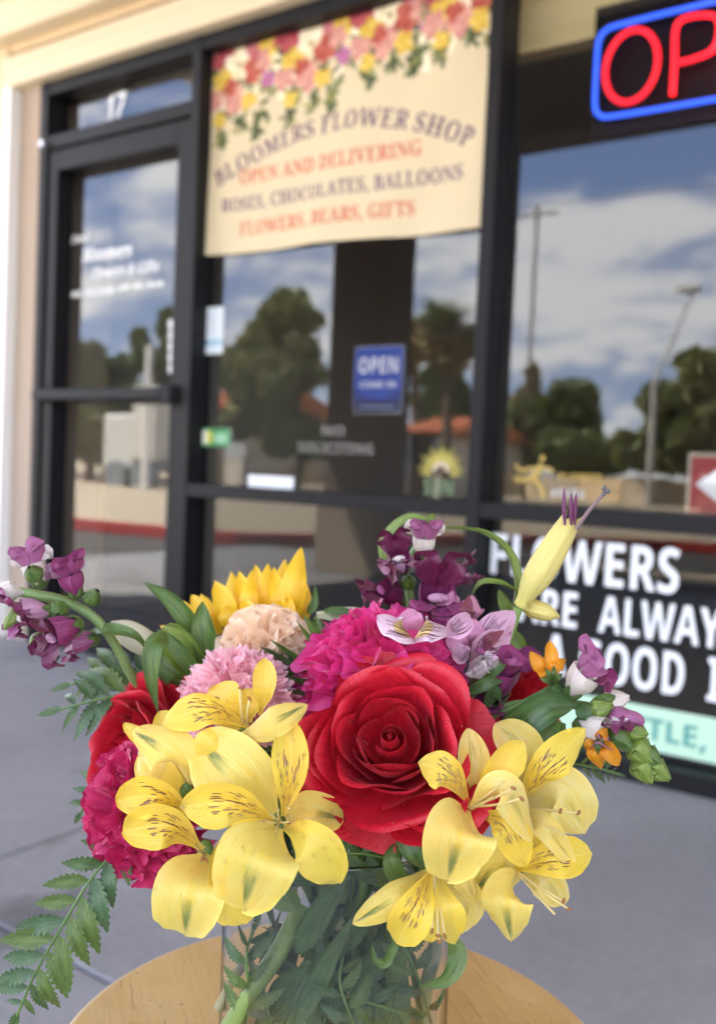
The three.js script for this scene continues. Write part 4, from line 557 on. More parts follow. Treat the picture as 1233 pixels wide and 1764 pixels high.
// ---------- sunflower ----------
{
  const o = thing('sunflower', 'golden sunflower rising behind the peach carnation', 'sunflower', P(432, 1100, 0.60));
  const sunT = petalTex(128, 256, (x, w, h) => { const R = rng(12); x.fillStyle = '#f9ce22'; x.fillRect(0, 0, w, h); for (let i = 0; i < 120; i++) { x.fillStyle = i % 2 ? 'rgba(248,204,30,0.12)' : 'rgba(236,176,16,0.10)'; x.beginPath(); x.ellipse(R() * w, R() * h, 4 + 8 * R(), 30 + 40 * R(), 0, 0, 6.3); x.fill(); } veins(x, w, h, 'rgba(214,148,10,0.28)', 9, R); }), sm2 = skin(sunT, 0.3, 0.5);
  const T = [[276, 1078, 330, 1110, 24], [300, 1048, 345, 1105, 30], [314, 1034, 352, 1098, 30], [330, 1024, 365, 1095, 34], [346, 1022, 380, 1092, 30], [370, 1000, 398, 1088, 36], [398, 984, 416, 1085, 34], [412, 984, 424, 1085, 34], [434, 982, 432, 1086, 30], [440, 972, 452, 1086, 30], [462, 970, 462, 1086, 36], [472, 976, 470, 1088, 30], [491, 962, 482, 1086, 36], [505, 972, 492, 1088, 30], [519, 942, 500, 1084, 42], [524, 1000, 508, 1092, 32], [385, 1030, 408, 1098, 30], [420, 1030, 432, 1095, 32], [456, 1025, 460, 1095, 32], [490, 1020, 488, 1095, 32]];
  T.forEach(([tx, ty, bx, by, w], i) => { const d = 0.605 - 0.012 * (i % 3) + (i > 15 ? -0.018 : 0); part(o, 'petal', ribbon([P(bx, by, d), P((bx + tx) / 2 + (i % 2 ? 4 : -4), (by + ty) / 2, d - 0.006), P(tx, ty, d + 0.006)], px(w * 1.12, d), camdir(0.1 * (i % 3 - 1), 0.1, 1).normalize(), { prof: 'sun', cup: i % 2 ? 0.16 : -0.12, nu: 6, nv: 14, wave: 0.04, ph: i }), sm2); });
  const c = P(430, 1098, 0.612); part(o, 'seed_head', new THREE.SphereGeometry(0.026, 24, 12).scale(1.15, 0.5, 0.5).translate(c.x, c.y, c.z), mat(0.05, 0.025, 0.012, 0.9)); stem(o, c, 0.0045);
}
// ---------- leaves ----------
const LEAF = [leafGreen(0.055, 0.13, 0.025), leafGreen(0.085, 0.17, 0.03), leafGreen(0.04, 0.10, 0.028), leafGreen(0.16, 0.27, 0.045)];
const leafTex = (base, vein, seed) => petalTex(128, 256, (x, w, h) => { const R = rng(seed); x.fillStyle = base; x.fillRect(0, 0, w, h); for (let i = 0; i < 160; i++) { x.fillStyle = i % 2 ? 'rgba(255,255,190,0.035)' : 'rgba(0,18,0,0.06)'; x.beginPath(); x.ellipse(R() * w, R() * h, 3 + 8 * R(), 10 + 40 * R(), 0, 0, 6.3); x.fill(); } for (let i = 0; i < 11; i++) { const u = (i + 0.5) / 11; x.strokeStyle = vein; x.lineWidth = i === 5 ? 3 : 1; x.beginPath(); x.moveTo(w * (0.5 + (u - 0.5) * 0.4), h); x.bezierCurveTo(w * u, h * 0.7, w * u, h * 0.3, w * (0.5 + (u - 0.5) * 0.5), 0); x.stroke(); } });
const LM = { mid: skin(leafTex('#4f6e2a', 'rgba(146,172,88,0.4)', 2), 0.25, 0.42), bright: skin(leafTex('#7c9738', 'rgba(176,196,110,0.4)', 3), 0.3, 0.42), blue: skin(leafTex('#3e5e2e', 'rgba(120,150,90,0.35)', 4), 0.22, 0.45) };
function leaf(label, pts, W, m, o = {}) { const q = pts.map((p) => P(...p)), d = pts[0][2], t = thing(o.name || 'green_leaf', label, 'leaf', q[0], o.group); part(t, 'blade', ribbon(q, px(W, d), (o.face ? camdir(...o.face) : FACE).clone().normalize(), { prof: o.prof || 'lance', cup: o.cup ?? 0.2, fold: o.fold ?? 0.1, nu: 8, nv: 24, wave: 0.03, freq: 1.5, twist: o.twist || 0, serr: o.serr || 0, teeth: o.teeth || 8 }), m); if (o.rib !== false) part(t, 'midrib', tube(q.map((p, i) => p.clone().addScaledVector(FACE, -0.0004)), 0.00045, 20, 5), m); return t; }
leaf('long narrow leaf rising in front of the sunflower, tip pointing at the door', [[356, 1120, 0.56], [325, 1070, 0.55], [290, 1030, 0.552], [248, 1003, 0.558]], 34, LM.mid);
leaf('dark upright leaf between the sunflower petals and the peach carnation', [[372, 1165, 0.545], [356, 1110, 0.54], [350, 1070, 0.54], [349, 1036, 0.545]], 46, LM.mid);
leaf('broad folded green leaf left of the dark upright leaf', [[345, 1160, 0.55], [318, 1120, 0.54], [296, 1095, 0.545], [282, 1080, 0.55]], 60, LM.bright, { cup: 0.35 });
leaf('green leaf crossing under the broad folded leaf', [[350, 1172, 0.535], [320, 1135, 0.53], [295, 1105, 0.53], [272, 1085, 0.535]], 30, LM.mid);
leaf('arched leaf in front of the white lily bud on the left', [[150, 1093, 0.53], [190, 1088, 0.52], [228, 1096, 0.52], [262, 1130, 0.53]], 30, LM.mid, { face: [0, 0.8, 0.6] });
leaf('drooping green leaf whose tip touches the left red rose', [[290, 1098, 0.51], [268, 1110, 0.50], [262, 1160, 0.497], [272, 1226, 0.50]], 34, LM.mid);
leaf('shadowy leaf under the drooping one', [[330, 1200, 0.56], [310, 1160, 0.55], [285, 1140, 0.55], [280, 1110, 0.555]], 56, LM.mid);
leaf('dark leaf between the peach and the magenta carnation', [[500, 1160, 0.56], [510, 1120, 0.55], [525, 1090, 0.55], [545, 1068, 0.555]], 44, LM.mid);
leaf('small pointed sepal beside the tallest sunflower petal', [[530, 1058, 0.58], [541, 1040, 0.58], [543, 1008, 0.585]], 16, LM.mid, { rib: false });
leaf('lime green leaf arching behind the centre snapdragons', [[664, 985, 0.58], [668, 930, 0.578], [700, 898, 0.575], [738, 894, 0.575]], 30, LM.bright, { prof: 'strap', face: [-0.6, 0.6, 0.5] });
leaf('tiny curled leaf tip above the white snapdragon floret', [[740, 903, 0.572], [741, 893, 0.572], [748, 886, 0.574]], 14, LM.bright, { rib: false, prof: 'strap' });
leaf('long lime green leaf arching over to the lily bud', [[878, 1075, 0.545], [887, 1010, 0.54], [874, 955, 0.54], [830, 918, 0.545], [752, 908, 0.555]], 34, LM.bright, { prof: 'lance', face: [0.4, 0.7, 0.5], twist: 0.5 });
leaf('short lime leaf hooking over the pink alstroemeria bud', [[890, 1018, 0.535], [860, 1006, 0.53], [830, 1006, 0.53], [808, 1030, 0.535]], 20, LM.bright, { prof: 'strap', face: [0, 0.9, 0.4] });
leaf('lime leaf at the foot of the lily stem', [[856, 1105, 0.53], [878, 1100, 0.525], [896, 1118, 0.525], [900, 1150, 0.53]], 34, LM.bright);
leaf('pale green leaf behind the lily bud base', [[880, 1066, 0.56], [868, 1040, 0.558], [858, 1015, 0.56]], 24, LM.bright, { rib: false });
leaf('dark leaf under the pink alstroemeria', [[818, 1168, 0.50], [840, 1150, 0.495], [858, 1135, 0.495], [868, 1112, 0.50]], 40, LM.mid);
leaf('small leaf lying on the right shoulder of the large rose', [[805, 1195, 0.475], [830, 1180, 0.47], [845, 1175, 0.47], [866, 1174, 0.475]], 24, LM.blue);
leaf('broad dark green leaf above the right yellow alstroemerias', [[868, 1262, 0.475], [905, 1238, 0.462], [945, 1215, 0.462], [990, 1216, 0.47]], 58, LM.blue, { prof: 'strap' });
leaf('second broad leaf hanging beneath the dark one on the right', [[960, 1240, 0.49], [945, 1265, 0.485], [930, 1290, 0.485], [912, 1320, 0.49]], 60, LM.mid, { prof: 'strap' });
leaf('broad leaf hanging below the large rose in front of the vase rim', [[690, 1398, 0.455], [708, 1430, 0.44], [722, 1470, 0.436], [735, 1500, 0.444]], 64, LM.blue, { prof: 'strap', cup: -0.2 });
leaf('curled leaf tucked under the broad leaf below the rose', [[705, 1520, 0.452], [682, 1505, 0.447], [674, 1478, 0.447], [688, 1450, 0.452]], 34, LM.mid, { prof: 'strap' });
leaf('curled tendril leaf in front of the vase glass', [[712, 1610, 0.452], [680, 1628, 0.446], [662, 1660, 0.446], [645, 1655, 0.448], [640, 1622, 0.452]], 16, LM.mid, { prof: 'strap', rib: false, face: [0.3, 0.5, 0.8] });
leaf('sickle shaped leaf hanging down the right side of the vase', [[775, 1610, 0.47], [788, 1645, 0.465], [770, 1685, 0.463], [722, 1700, 0.468]], 34, LM.mid, { cup: 0.1 });
leaf('small green leaf between the left yellow alstroemerias', [[335, 1375, 0.45], [322, 1362, 0.445], [316, 1350, 0.447]], 26, LM.mid, { rib: false });
// filler leaves that close the heart of the bouquet
{ const R = rng(909); for (let i = 0; i < 46; i++) { const a = R() * 6.283, el = 0.05 + 1.3 * R(), q0 = V(VA.x, RIM + 0.03, VA.z), d = V(Math.cos(a) * Math.cos(el), Math.sin(el) * 0.9, Math.sin(a) * Math.cos(el)), L = 0.055 + 0.035 * R(), s = q0.clone().addScaledVector(d, 0.018), e = q0.clone().addScaledVector(d, 0.018 + L), m = s.clone().lerp(e, 0.5).add(V(0, 0.008, 0)), N = d.clone().multiplyScalar(0.5).add(V(0, 0.5, 0)).normalize();
  const t = thing('bouquet_leaf', 'dark filler leaf deep among the flower heads', 'leaf', s, 'filler leaves in the bouquet'); part(t, 'blade', ribbon([s, m, e.add(V(0, -0.006, 0))], 0.017 + 0.012 * R(), N, { prof: 'lance', cup: 0.2, nu: 6, nv: 14 }), [LM.blue, LM.mid, LM.mid][i % 3]); } }

// ---------- ferns: a rachis with toothed leaflets ----------
const fernM = [skin(leafTex('#3b5a25', 'rgba(110,140,70,0.35)', 11), 0.22, 0.5), skin(leafTex('#516c26', 'rgba(130,150,80,0.35)', 12), 0.25, 0.5), skin(leafTex('#43623c', 'rgba(120,150,100,0.3)', 13), 0.22, 0.5)];
function fern(label, pts, Lmax, n, o = {}) {   // pts: rachis in photo pixels and depth; Lmax: leaflet length in pixels
  const q = pts.map((p) => P(...p)), c = new THREE.CatmullRomCurve3(q), d = pts[0][2], t = thing('fern_frond', label, 'fern', q[0], 'fern fronds'), R = rng(o.seed || 1), N = (o.face ? camdir(...o.face) : FACE).clone().normalize();
  part(t, 'rachis', tube(q, 0.0008, 40, 6), o.rm || stemDark);
  for (let i = 0; i < n; i++) for (const s of [-1, 1]) { const v = 0.06 + 0.92 * (i + (s > 0 ? 0.25 : 0)) / n; if (v > 0.99) continue; const C = c.getPoint(v), T = c.getTangent(v), S = T.clone().cross(N).normalize(), L = px(Lmax, d) * Math.pow(Math.sin(Math.PI * (0.16 + 0.80 * v)), 0.8) * (0.78 + 0.36 * R()), dir = S.clone().multiplyScalar(s * 0.86).addScaledVector(T, 0.45 + 0.4 * R()).addScaledVector(N, 0.25 * (R() - 0.5)).normalize();
    const e = C.clone().addScaledVector(dir, L).addScaledVector(T, L * 0.10).addScaledVector(N, -L * (0.02 + 0.34 * R())), m = C.clone().addScaledVector(dir, L * 0.5).addScaledVector(N, L * 0.05);
    part(t, 'leaflet', ribbon([C, m, e], L * (o.fat || 0.42), N.clone().addScaledVector(dir, 0.3 * (R() - 0.5)).normalize(), { prof: 'lance', cup: 0.06, fold: 0.12, serr: 0.42, teeth: 8, nu: 8, nv: 64 }), fernM[Math.floor(R() * 3)]); }
  const v1 = c.getPoint(0.97), T = c.getTangent(1); part(t, 'leaflet', ribbon([v1, v1.clone().addScaledVector(T, px(Lmax * 0.3, d)), v1.clone().addScaledVector(T, px(Lmax * 0.6, d))], px(Lmax * 0.24, d), N, { prof: 'lance', serr: 0.5, teeth: 7, nu: 6, nv: 40 }), fernM[0]);
  return t;
}
fern('long fern frond drooping past the stool on the left', [[225, 1440, 0.50], [160, 1510, 0.485], [105, 1600, 0.48], [60, 1680, 0.485], [30, 1750, 0.49]], 88, 10, { seed: 3, fat: 0.42 });
fern('fern frond fanning out under the left snapdragon stem', [[285, 1200, 0.56], [230, 1195, 0.55], [170, 1205, 0.545], [105, 1222, 0.55]], 82, 6, { seed: 5, fat: 0.36, face: [0, 0.6, 0.8] });
fern('fern frond angled up behind the left snapdragon stem', [[280, 1190, 0.585], [235, 1165, 0.58], [185, 1160, 0.58], [120, 1180, 0.585]], 70, 6, { seed: 6, fat: 0.4, face: [0, 0.5, 0.8] });
fern('short fern frond below the left red rose', [[240, 1330, 0.57], [200, 1345, 0.565], [160, 1365, 0.565], [140, 1400, 0.57]], 50, 5, { seed: 7 });
fern('small fern tip sticking out below the orange flower on the right', [[960, 1310, 0.53], [1000, 1318, 0.525], [1035, 1325, 0.525], [1066, 1334, 0.53]], 30, 7, { seed: 8, fat: 0.3 });
fern('fern sprig hanging below the left magenta carnation', [[250, 1470, 0.545], [215, 1480, 0.54], [185, 1500, 0.54], [175, 1540, 0.545]], 44, 4, { seed: 9 });
fern('fern frond above the vase rim under the rose', [[480, 1520, 0.50], [545, 1480, 0.485], [620, 1470, 0.48], [700, 1490, 0.485]], 70, 6, { seed: 10 });
fern('fern frond standing in the water at the front of the vase', [[640, 1840, 0.49], [600, 1740, 0.482], [585, 1690, 0.482], [590, 1650, 0.488]], 60, 4, { seed: 12 });
fern('fern frond lying across the water inside the vase', [[520, 1700, 0.50], [580, 1710, 0.488], [650, 1730, 0.484], [700, 1745, 0.488]], 60, 5, { seed: 13 });
fern('fern frond at the right inside the vase', [[740, 1760, 0.51], [720, 1690, 0.50], [700, 1640, 0.498], [690, 1600, 0.505]], 56, 5, { seed: 14 });
fern('fern frond pressed against the left wall inside the vase', [[420, 1800, 0.50], [430, 1720, 0.49], [425, 1650, 0.488], [440, 1600, 0.495]], 62, 5, { seed: 21 });
fern('fern frond rising behind the thick stems in the vase', [[560, 1800, 0.53], [540, 1700, 0.525], [550, 1620, 0.52], [540, 1560, 0.52]], 80, 6, { seed: 22 });
fern('fern frond leaning across the back of the vase', [[700, 1800, 0.56], [650, 1700, 0.555], [640, 1620, 0.55], [660, 1550, 0.55]], 84, 6, { seed: 23 });
// thick cut stems seen through the glass
{ const thick = (label, pts, r, m) => { const q = pts.map((p) => P(...p)), t = thing('cut_stem', label, 'stem', q[q.length - 1], 'cut stems in the vase'); part(t, 'stalk', tube(q, r, 24, 12), m); part(t, 'node', new THREE.SphereGeometry(r * 1.06, 14, 10).translate(q[1].x, q[1].y, q[1].z), m); };
  thick('thick pale green stem slanting up through the water', [[520, 1560, 0.51], [480, 1640, 0.497], [440, 1700, 0.492], [392, 1775, 0.495]], 0.0048, leafGreen(0.22, 0.32, 0.08)); thick('thin tan stem beside the thick pale one', [[470, 1600, 0.53], [410, 1675, 0.515], [375, 1740, 0.51]], 0.0026, leafGreen(0.30, 0.27, 0.12));
  thick('stout green stem slanting behind the fern in the vase', [[650, 1560, 0.55], [610, 1650, 0.535], [570, 1720, 0.53], [530, 1790, 0.53]], 0.0062, leafGreen(0.22, 0.32, 0.09)); thick('straight pale stem near the right wall of the vase', [[752, 1560, 0.53], [750, 1640, 0.525], [735, 1700, 0.525], [725, 1790, 0.53]], 0.004, leafGreen(0.36, 0.40, 0.2)); thick('dark stem behind the others in the vase', [[560, 1540, 0.57], [580, 1640, 0.56], [640, 1720, 0.56], [690, 1790, 0.56]], 0.0035, leafGreen(0.10, 0.17, 0.05)); }

// leaves pushed down into the water
{ const R = rng(515); for (let i = 0; i < 44; i++) { const a = R() * 6.283, q = 0.030 + 0.026 * R(), y0 = VA.y + 0.02 + 0.10 * R(), s = inVase(Math.cos(a) * q, Math.sin(a) * q, y0), a2 = a + (R() - 0.5) * 1.6, q2 = 0.03 + 0.024 * R(), e = inVase(Math.cos(a2) * q2, Math.sin(a2) * q2, Math.min(RIM - 0.01, y0 + 0.02 + 0.05 * R())), m = s.clone().lerp(e, 0.5), N = V(Math.cos(a), 0.15, Math.sin(a)).normalize();
  const t = thing('submerged_leaf', 'dark green leaf among the stems inside the vase', 'leaf', s, 'leaves inside the vase'); part(t, 'blade', ribbon([s, m, e], 0.010 + 0.013 * R(), N, { prof: 'lance', cup: 0.15, nu: 6, nv: i % 3 ? 14 : 40, serr: i % 3 ? 0 : 0.5, teeth: 6 }), [LM.blue, LM.mid][i % 2]); } }
// ---------- snapdragons ----------
const snapTex = (base, streak, pale, seed) => petalTex(128, 192, (x, w, h) => { const R = rng(seed); x.fillStyle = base; x.fillRect(0, 0, w, h); for (let i = 0; i < 150; i++) { x.strokeStyle = i % 3 ? streak : pale; x.globalAlpha = 0.12; x.lineWidth = 1 + 3 * R(); const u = R() * w; x.beginPath(); x.moveTo(u, h); x.bezierCurveTo(u + 14 * (R() - 0.5), h * 0.6, u, h * 0.3, u + 20 * (R() - 0.5), 0); x.stroke(); } x.globalAlpha = 1; });
const SN = { deep: skin(snapTex('#5c0c38', '#3c0522', '#8d3466', 1), 0.18, 0.5), purple: skin(snapTex('#8b3168', '#661748', '#c086a6', 2), 0.22, 0.5), lilac: skin(snapTex('#c28eab', '#9c5a82', '#e8ced8', 3), 0.26, 0.5), white: skin(snapTex('#e6dfd0', '#d3c4c4', '#f4f0e6', 4), 0.28, 0.5), rim: skin(snapTex('#a65c88', '#7f2d64', '#dfc0cd', 5), 0.24, 0.5) };
// a floret in its own axes: tube along +y, upper lip towards +z, lower lip towards -z
function floret(parent, at, axis, up, S, cols, o = {}) {
  const g = new THREE.Group(); g.name = o.name || 'floret'; parent.add(g); const y = camdir(...axis).normalize(), z0 = camdir(...up).normalize(), x = y.clone().cross(z0).normalize(), z = x.clone().cross(y); g.quaternion.setFromRotationMatrix(new THREE.Matrix4().makeBasis(x, y, z)); g.position.copy(P(...at).sub(parent.position));
  const [tubeM, upM, lowM, palM] = cols, open = o.open ?? 0.6, R = rng(o.seed || 5), p = (n, geo, m) => part(g, n, geo, m, false);
  p('corolla_tube', surf(18, 12, (u, v) => { const a = u * Math.PI, r = S * (0.13 + 0.15 * sm(0, 0.7, v) + 0.04 * v), sq = 1 + 0.10 * Math.cos(a * 2) + 0.05 * Math.sin(a * 5 + v * 4); return V(Math.sin(a) * r * sq, v * S * 0.62, Math.cos(a) * r * 0.92 / sq + 0.02 * S * v); }), tubeM);
  const lobe = (x0, x1, y1, z0, z1, W, N, m, wv, back) => p('lip', ribbon([V(x0 * S, 0.50 * S, z0 * S), V((x0 + x1) / 2 * S, (0.50 + y1) / 2 * S + 0.06 * S, (z0 + z1) / 2 * S), V(x1 * S, y1 * S, z1 * S), V(x1 * 1.15 * S, (y1 - back) * S, (z1 + Math.sign(z1) * 0.10) * S)], W * S, V(...N), { prof: 'round', cup: 0.12, wave: wv, freq: 1.6, ph: R() * 6, nu: 16, nv: 22 }), m);
  lobe(-0.10, -0.24, 0.92 + 0.1 * (1 - open), 0.16, 0.24 + 0.22 * open, 0.46, [0.2, 0.3, -1], upM, 0.2, 0.08); lobe(0.10, 0.24, 0.95 + 0.1 * (1 - open), 0.16, 0.24 + 0.22 * open, 0.46, [-0.2, 0.3, -1], upM, 0.2, 0.1);
  lobe(-0.14, -0.34, 0.78, -0.14, -0.18 - 0.30 * open, 0.42, [0.3, 0.5, 1], lowM, 0.12, 0.22); lobe(0.14, 0.34, 0.78, -0.14, -0.18 - 0.30 * open, 0.42, [-0.3, 0.5, 1], lowM, 0.12, 0.22); lobe(0, 0, 0.80, -0.20, -0.26 - 0.30 * open, 0.36, [0, 0.5, 1], lowM, 0.10, 0.26);
  p('palate', new THREE.SphereGeometry(0.13 * S, 14, 10).scale(1.3, 0.7, 0.6).translate(0, 0.62 * S, -0.10 * S), palM);
  for (let k = 0; k < 5; k++) { const a = k / 5 * 6.283, d = V(Math.cos(a), 0, Math.sin(a)); p('sepal', ribbon([d.clone().multiplyScalar(0.04 * S).add(V(0, -0.06 * S, 0)), d.clone().multiplyScalar(0.19 * S).add(V(0, 0.06 * S, 0)), d.clone().multiplyScalar(0.24 * S).add(V(0, 0.26 * S, 0))], 0.24 * S, d, { prof: 'lance', cup: -0.2, nu: 5, nv: 8 }), LM.mid); }
  return g;
}
function bud(parent, at, axis, L, W, m, tipM) { const g = new THREE.Group(); g.name = 'bud'; parent.add(g); g.position.copy(P(...at).sub(parent.position)); orient(g, camdir(...axis)); for (let k = 0; k < 3; k++) { const a = k * 2.094, d = V(Math.cos(a), 0, Math.sin(a)); part(g, 'bud_scale', ribbon([V(0, -0.02 * L, 0), d.clone().multiplyScalar(W * 0.5).add(V(0, 0.4 * L, 0)), V(d.x * 0.1 * W, L, d.z * 0.1 * W)], W * 1.15, d, { prof: 'round', cup: -0.30, nu: 8, nv: 12 }), k === 2 && tipM ? tipM : m, false); } if (tipM) part(g, 'bud_tip', new THREE.SphereGeometry(W * 0.42, 12, 10).scale(1, 1.5, 1).translate(0, L * 0.72, 0), tipM, false); return g; }
const whitePurple = [SN.white, SN.rim, SN.white, SN.white], allPurple = [SN.purple, SN.deep, SN.purple, SN.lilac], dk = [SN.deep, SN.deep, SN.deep, SN.purple], lil = [SN.lilac, SN.purple, SN.lilac, SN.white];
{
  const a = P(236, 1180, 0.55), o = thing('snapdragon', 'purple snapdragon spike bending out over the pavement on the left', 'snapdragon', a, 'snapdragons');
  part(o, 'stalk', tube([P(262, 1215, 0.56), P(225, 1160, 0.54), P(195, 1105, 0.53), P(160, 1062, 0.525), P(110, 1035, 0.52), P(60, 1024, 0.515), P(8, 1016, 0.515)], 0.0027, 50, 10), leafGreen(0.24, 0.36, 0.12)); stem(o, P(262, 1215, 0.56), 0.0027);
  floret(o, [72, 1012, 0.512], [-0.32, 1, 0.1], [0.1, 0.3, 1], 0.022, whitePurple, { open: 0.15, seed: 1 }); floret(o, [132, 1030, 0.515], [-0.22, 1, 0.25], [0.5, 0.2, 0.8], 0.0225, [SN.purple, SN.purple, SN.lilac, SN.lilac], { open: 0.1, seed: 2 });
  floret(o, [92, 1052, 0.508], [-1, -0.05, 0.5], [0, 1, 0.2], 0.026, [SN.lilac, SN.purple, SN.purple, SN.white], { open: 0.5, seed: 3 }); floret(o, [140, 1074, 0.505], [-0.85, -0.28, 0.7], [0.2, 1, 0.3], 0.027, [SN.purple, SN.deep, SN.deep, SN.lilac], { open: 0.8, seed: 4 }); floret(o, [170, 1098, 0.528], [-0.9, -0.2, 0.2], [0, 1, 0.3], 0.022, [SN.rim, SN.purple, SN.purple, SN.lilac], { open: 0.2, seed: 5 });
  bud(o, [40, 1022, 0.512], [-1, 0.15, 0.2], 0.016, 0.012, SN.white); bud(o, [66, 1000, 0.505], [-0.1, 0.6, 0.8], 0.013, 0.010, LM.mid); bud(o, [45, 1045, 0.51], [-0.6, -0.7, 0.3], 0.016, 0.009, LM.bright); bud(o, [75, 1085, 0.515], [-0.4, -1, 0.3], 0.014, 0.009, LM.bright); bud(o, [100, 1046, 0.512], [0.3, -0.3, 1], 0.012, 0.011, LM.mid); bud(o, [150, 1040, 0.52], [0.5, 0.5, 0.5], 0.014, 0.01, LM.mid);
}
{
  const o = thing('snapdragon', 'upright snapdragon with dark purple and white florets behind the magenta carnation', 'snapdragon', P(712, 1060, 0.56), 'snapdragons'); part(o, 'stalk', tube([P(715, 1120, 0.56), P(706, 1030, 0.556), P(700, 980, 0.553), P(725, 930, 0.553)], 0.0024, 30, 8), leafGreen(0.24, 0.36, 0.12)); stem(o, P(715, 1120, 0.56), 0.0024);
  floret(o, [728, 962, 0.548], [0.05, 1, 0.35], [0, -0.2, 1], 0.0225, [SN.white, SN.rim, SN.white, SN.white], { open: 0.08, seed: 11 }); floret(o, [694, 985, 0.545], [-0.25, 0.75, 0.8], [0, 0.5, -1], 0.023, [SN.purple, SN.deep, SN.lilac, SN.white], { open: 0.55, seed: 12 });
  floret(o, [690, 1045, 0.542], [-0.55, 0.7, 0.5], [0.4, 0.9, 0.3], 0.027, dk, { open: 0.7, seed: 13 }); floret(o, [742, 1048, 0.534], [0.12, 0.55, 0.95], [0, 1, -0.5], 0.034, [SN.purple, SN.deep, SN.purple, SN.lilac], { open: 0.85, seed: 14 }); floret(o, [772, 1010, 0.555], [0.7, 0.6, 0.3], [0, 1, 0], 0.021, [SN.purple, SN.deep, SN.purple, SN.lilac], { open: 0.4, seed: 15 });
  bud(o, [702, 1010, 0.54], [0, 0.5, 1], 0.013, 0.009, LM.mid);
}
{
  const o = thing('snapdragon', 'snapdragon spike ending in green buds reaching out to the right', 'snapdragon', P(845, 1225, 0.50), 'snapdragons'); part(o, 'stalk', tube([P(820, 1240, 0.51), P(880, 1216, 0.50), P(960, 1212, 0.494), P(1030, 1222, 0.49), P(1085, 1255, 0.488), P(1120, 1300, 0.487)], 0.0025, 40, 10), leafGreen(0.24, 0.36, 0.12)); stem(o, P(820, 1240, 0.51), 0.0025);
  floret(o, [978, 1198, 0.485], [0.5, 0.75, 0.35], [-0.6, 0.6, 0.6], 0.027, [SN.white, SN.rim, SN.purple, SN.white], { open: 0.05, seed: 21 }); floret(o, [990, 1248, 0.482], [0.6, -0.1, 0.5], [0.6, 0.9, 0.2], 0.026, [SN.white, SN.purple, SN.lilac, SN.lilac], { open: 0.1, seed: 22 });
  bud(o, [1032, 1232, 0.482], [1, -0.1, 0.3], 0.020, 0.012, SN.white, SN.rim); bud(o, [1030, 1212, 0.486], [1, 0.25, 0.2], 0.016, 0.012, SN.white);
  for (const [x, y, a, b, L, W, k] of [[1010, 1228, 0.9, 0.4, 0.014, 0.011, 1], [1040, 1255, 0.8, -0.6, 0.017, 0.014, 0], [1068, 1250, 1, -0.3, 0.014, 0.011, 1], [1078, 1272, 0.7, -0.7, 0.017, 0.014, 1], [1096, 1290, 0.8, -0.5, 0.014, 0.012, 0], [1092, 1300, 0.5, -1, 0.016, 0.013, 1], [1112, 1308, 0.8, -0.7, 0.013, 0.0115, 1], [1118, 1318, 0.8, -0.55, 0.012, 0.0105, 3]]) bud(o, [x, y, 0.480], [a, b, 0.45], L, W, [LM.mid, LM.bright, LM.blue, LM.bright][k]);
  leafPart(o, [[930, 1225, 0.488], [955, 1195, 0.482], [972, 1182, 0.486]], 34, LM.blue); leafPart(o, [[1015, 1218, 0.482], [1040, 1205, 0.478], [1062, 1200, 0.48]], 24, LM.mid); leafPart(o, [[990, 1222, 0.480], [1015, 1228, 0.475], [1038, 1246, 0.478]], 32, LM.blue); leafPart(o, [[835, 1220, 0.495], [852, 1190, 0.49], [862, 1208, 0.492]], 22, LM.blue);
}
function leafPart(o, pts, W, m) { part(o, 'leaf', ribbon(pts.map((p) => P(...p)), px(W, pts[0][2]), FACE, { prof: 'lance', cup: 0.2, nu: 6, nv: 14 }), m); }
{ const o = thing('snapdragon', 'single crumpled purple snapdragon bloom tucked between the rose and the orange flower', 'snapdragon', P(868, 1185, 0.51), 'snapdragons'); floret(o, [852, 1204, 0.512], [0.12, 0.9, 0.4], [-0.5, 0.2, 1], 0.034, [SN.purple, SN.purple, SN.purple, SN.purple], { open: 0.25, seed: 31 }); floret(o, [850, 1215, 0.512], [-0.4, 0.35, 0.9], [0, 1, 0], 0.022, [SN.purple, SN.deep, SN.purple, SN.purple], { open: 0.2, seed: 33 }); stem(o, P(862, 1205, 0.515), 0.002); }

// ---------- pink alstroemeria ----------
const pinkSkin = (seed, base, stripe, yellow) => petalTex(192, 256, (x, w, h) => { const R = rng(seed); x.fillStyle = base; x.fillRect(0, 0, w, h); veins(x, w, h, 'rgba(190,90,140,0.30)', 17, R); veins(x, w, h, 'rgba(250,230,240,0.4)', 9, R); if (yellow) { x.fillStyle = 'rgba(236,206,96,0.75)'; x.beginPath(); x.ellipse(w / 2, h * 0.62, w * 0.3, h * 0.26, 0, 0, 6.3); x.fill(); } if (stripe) for (let i = 0; i < 16; i++) { const u = (i + 0.5) / 16 + 0.03 * (R() - 0.5); x.strokeStyle = stripe; x.lineWidth = 2.2 + 1.6 * R(); x.beginPath(); const s = 0.86 - 0.2 * R(); x.moveTo(w * (0.5 + (u - 0.5) * 0.55), h * s); x.lineTo(w * (0.5 + (u - 0.5) * 0.9), h * (s - 0.28 - 0.25 * R())); x.stroke(); } });
const PK = { stripe: skin(pinkSkin(1, '#e4c9d4', '#5d2344', true), 0.28), pink: skin(pinkSkin(2, '#cf8cab', null, false), 0.28), lined: skin(pinkSkin(3, '#d9a9c1', '#7c3358', false), 0.28), red: skin(pinkSkin(4, '#8f4050', '#6d2030', false), 0.22), cream: skin(pinkSkin(5, '#e2d2cf', '#a1678a', false), 0.28) };
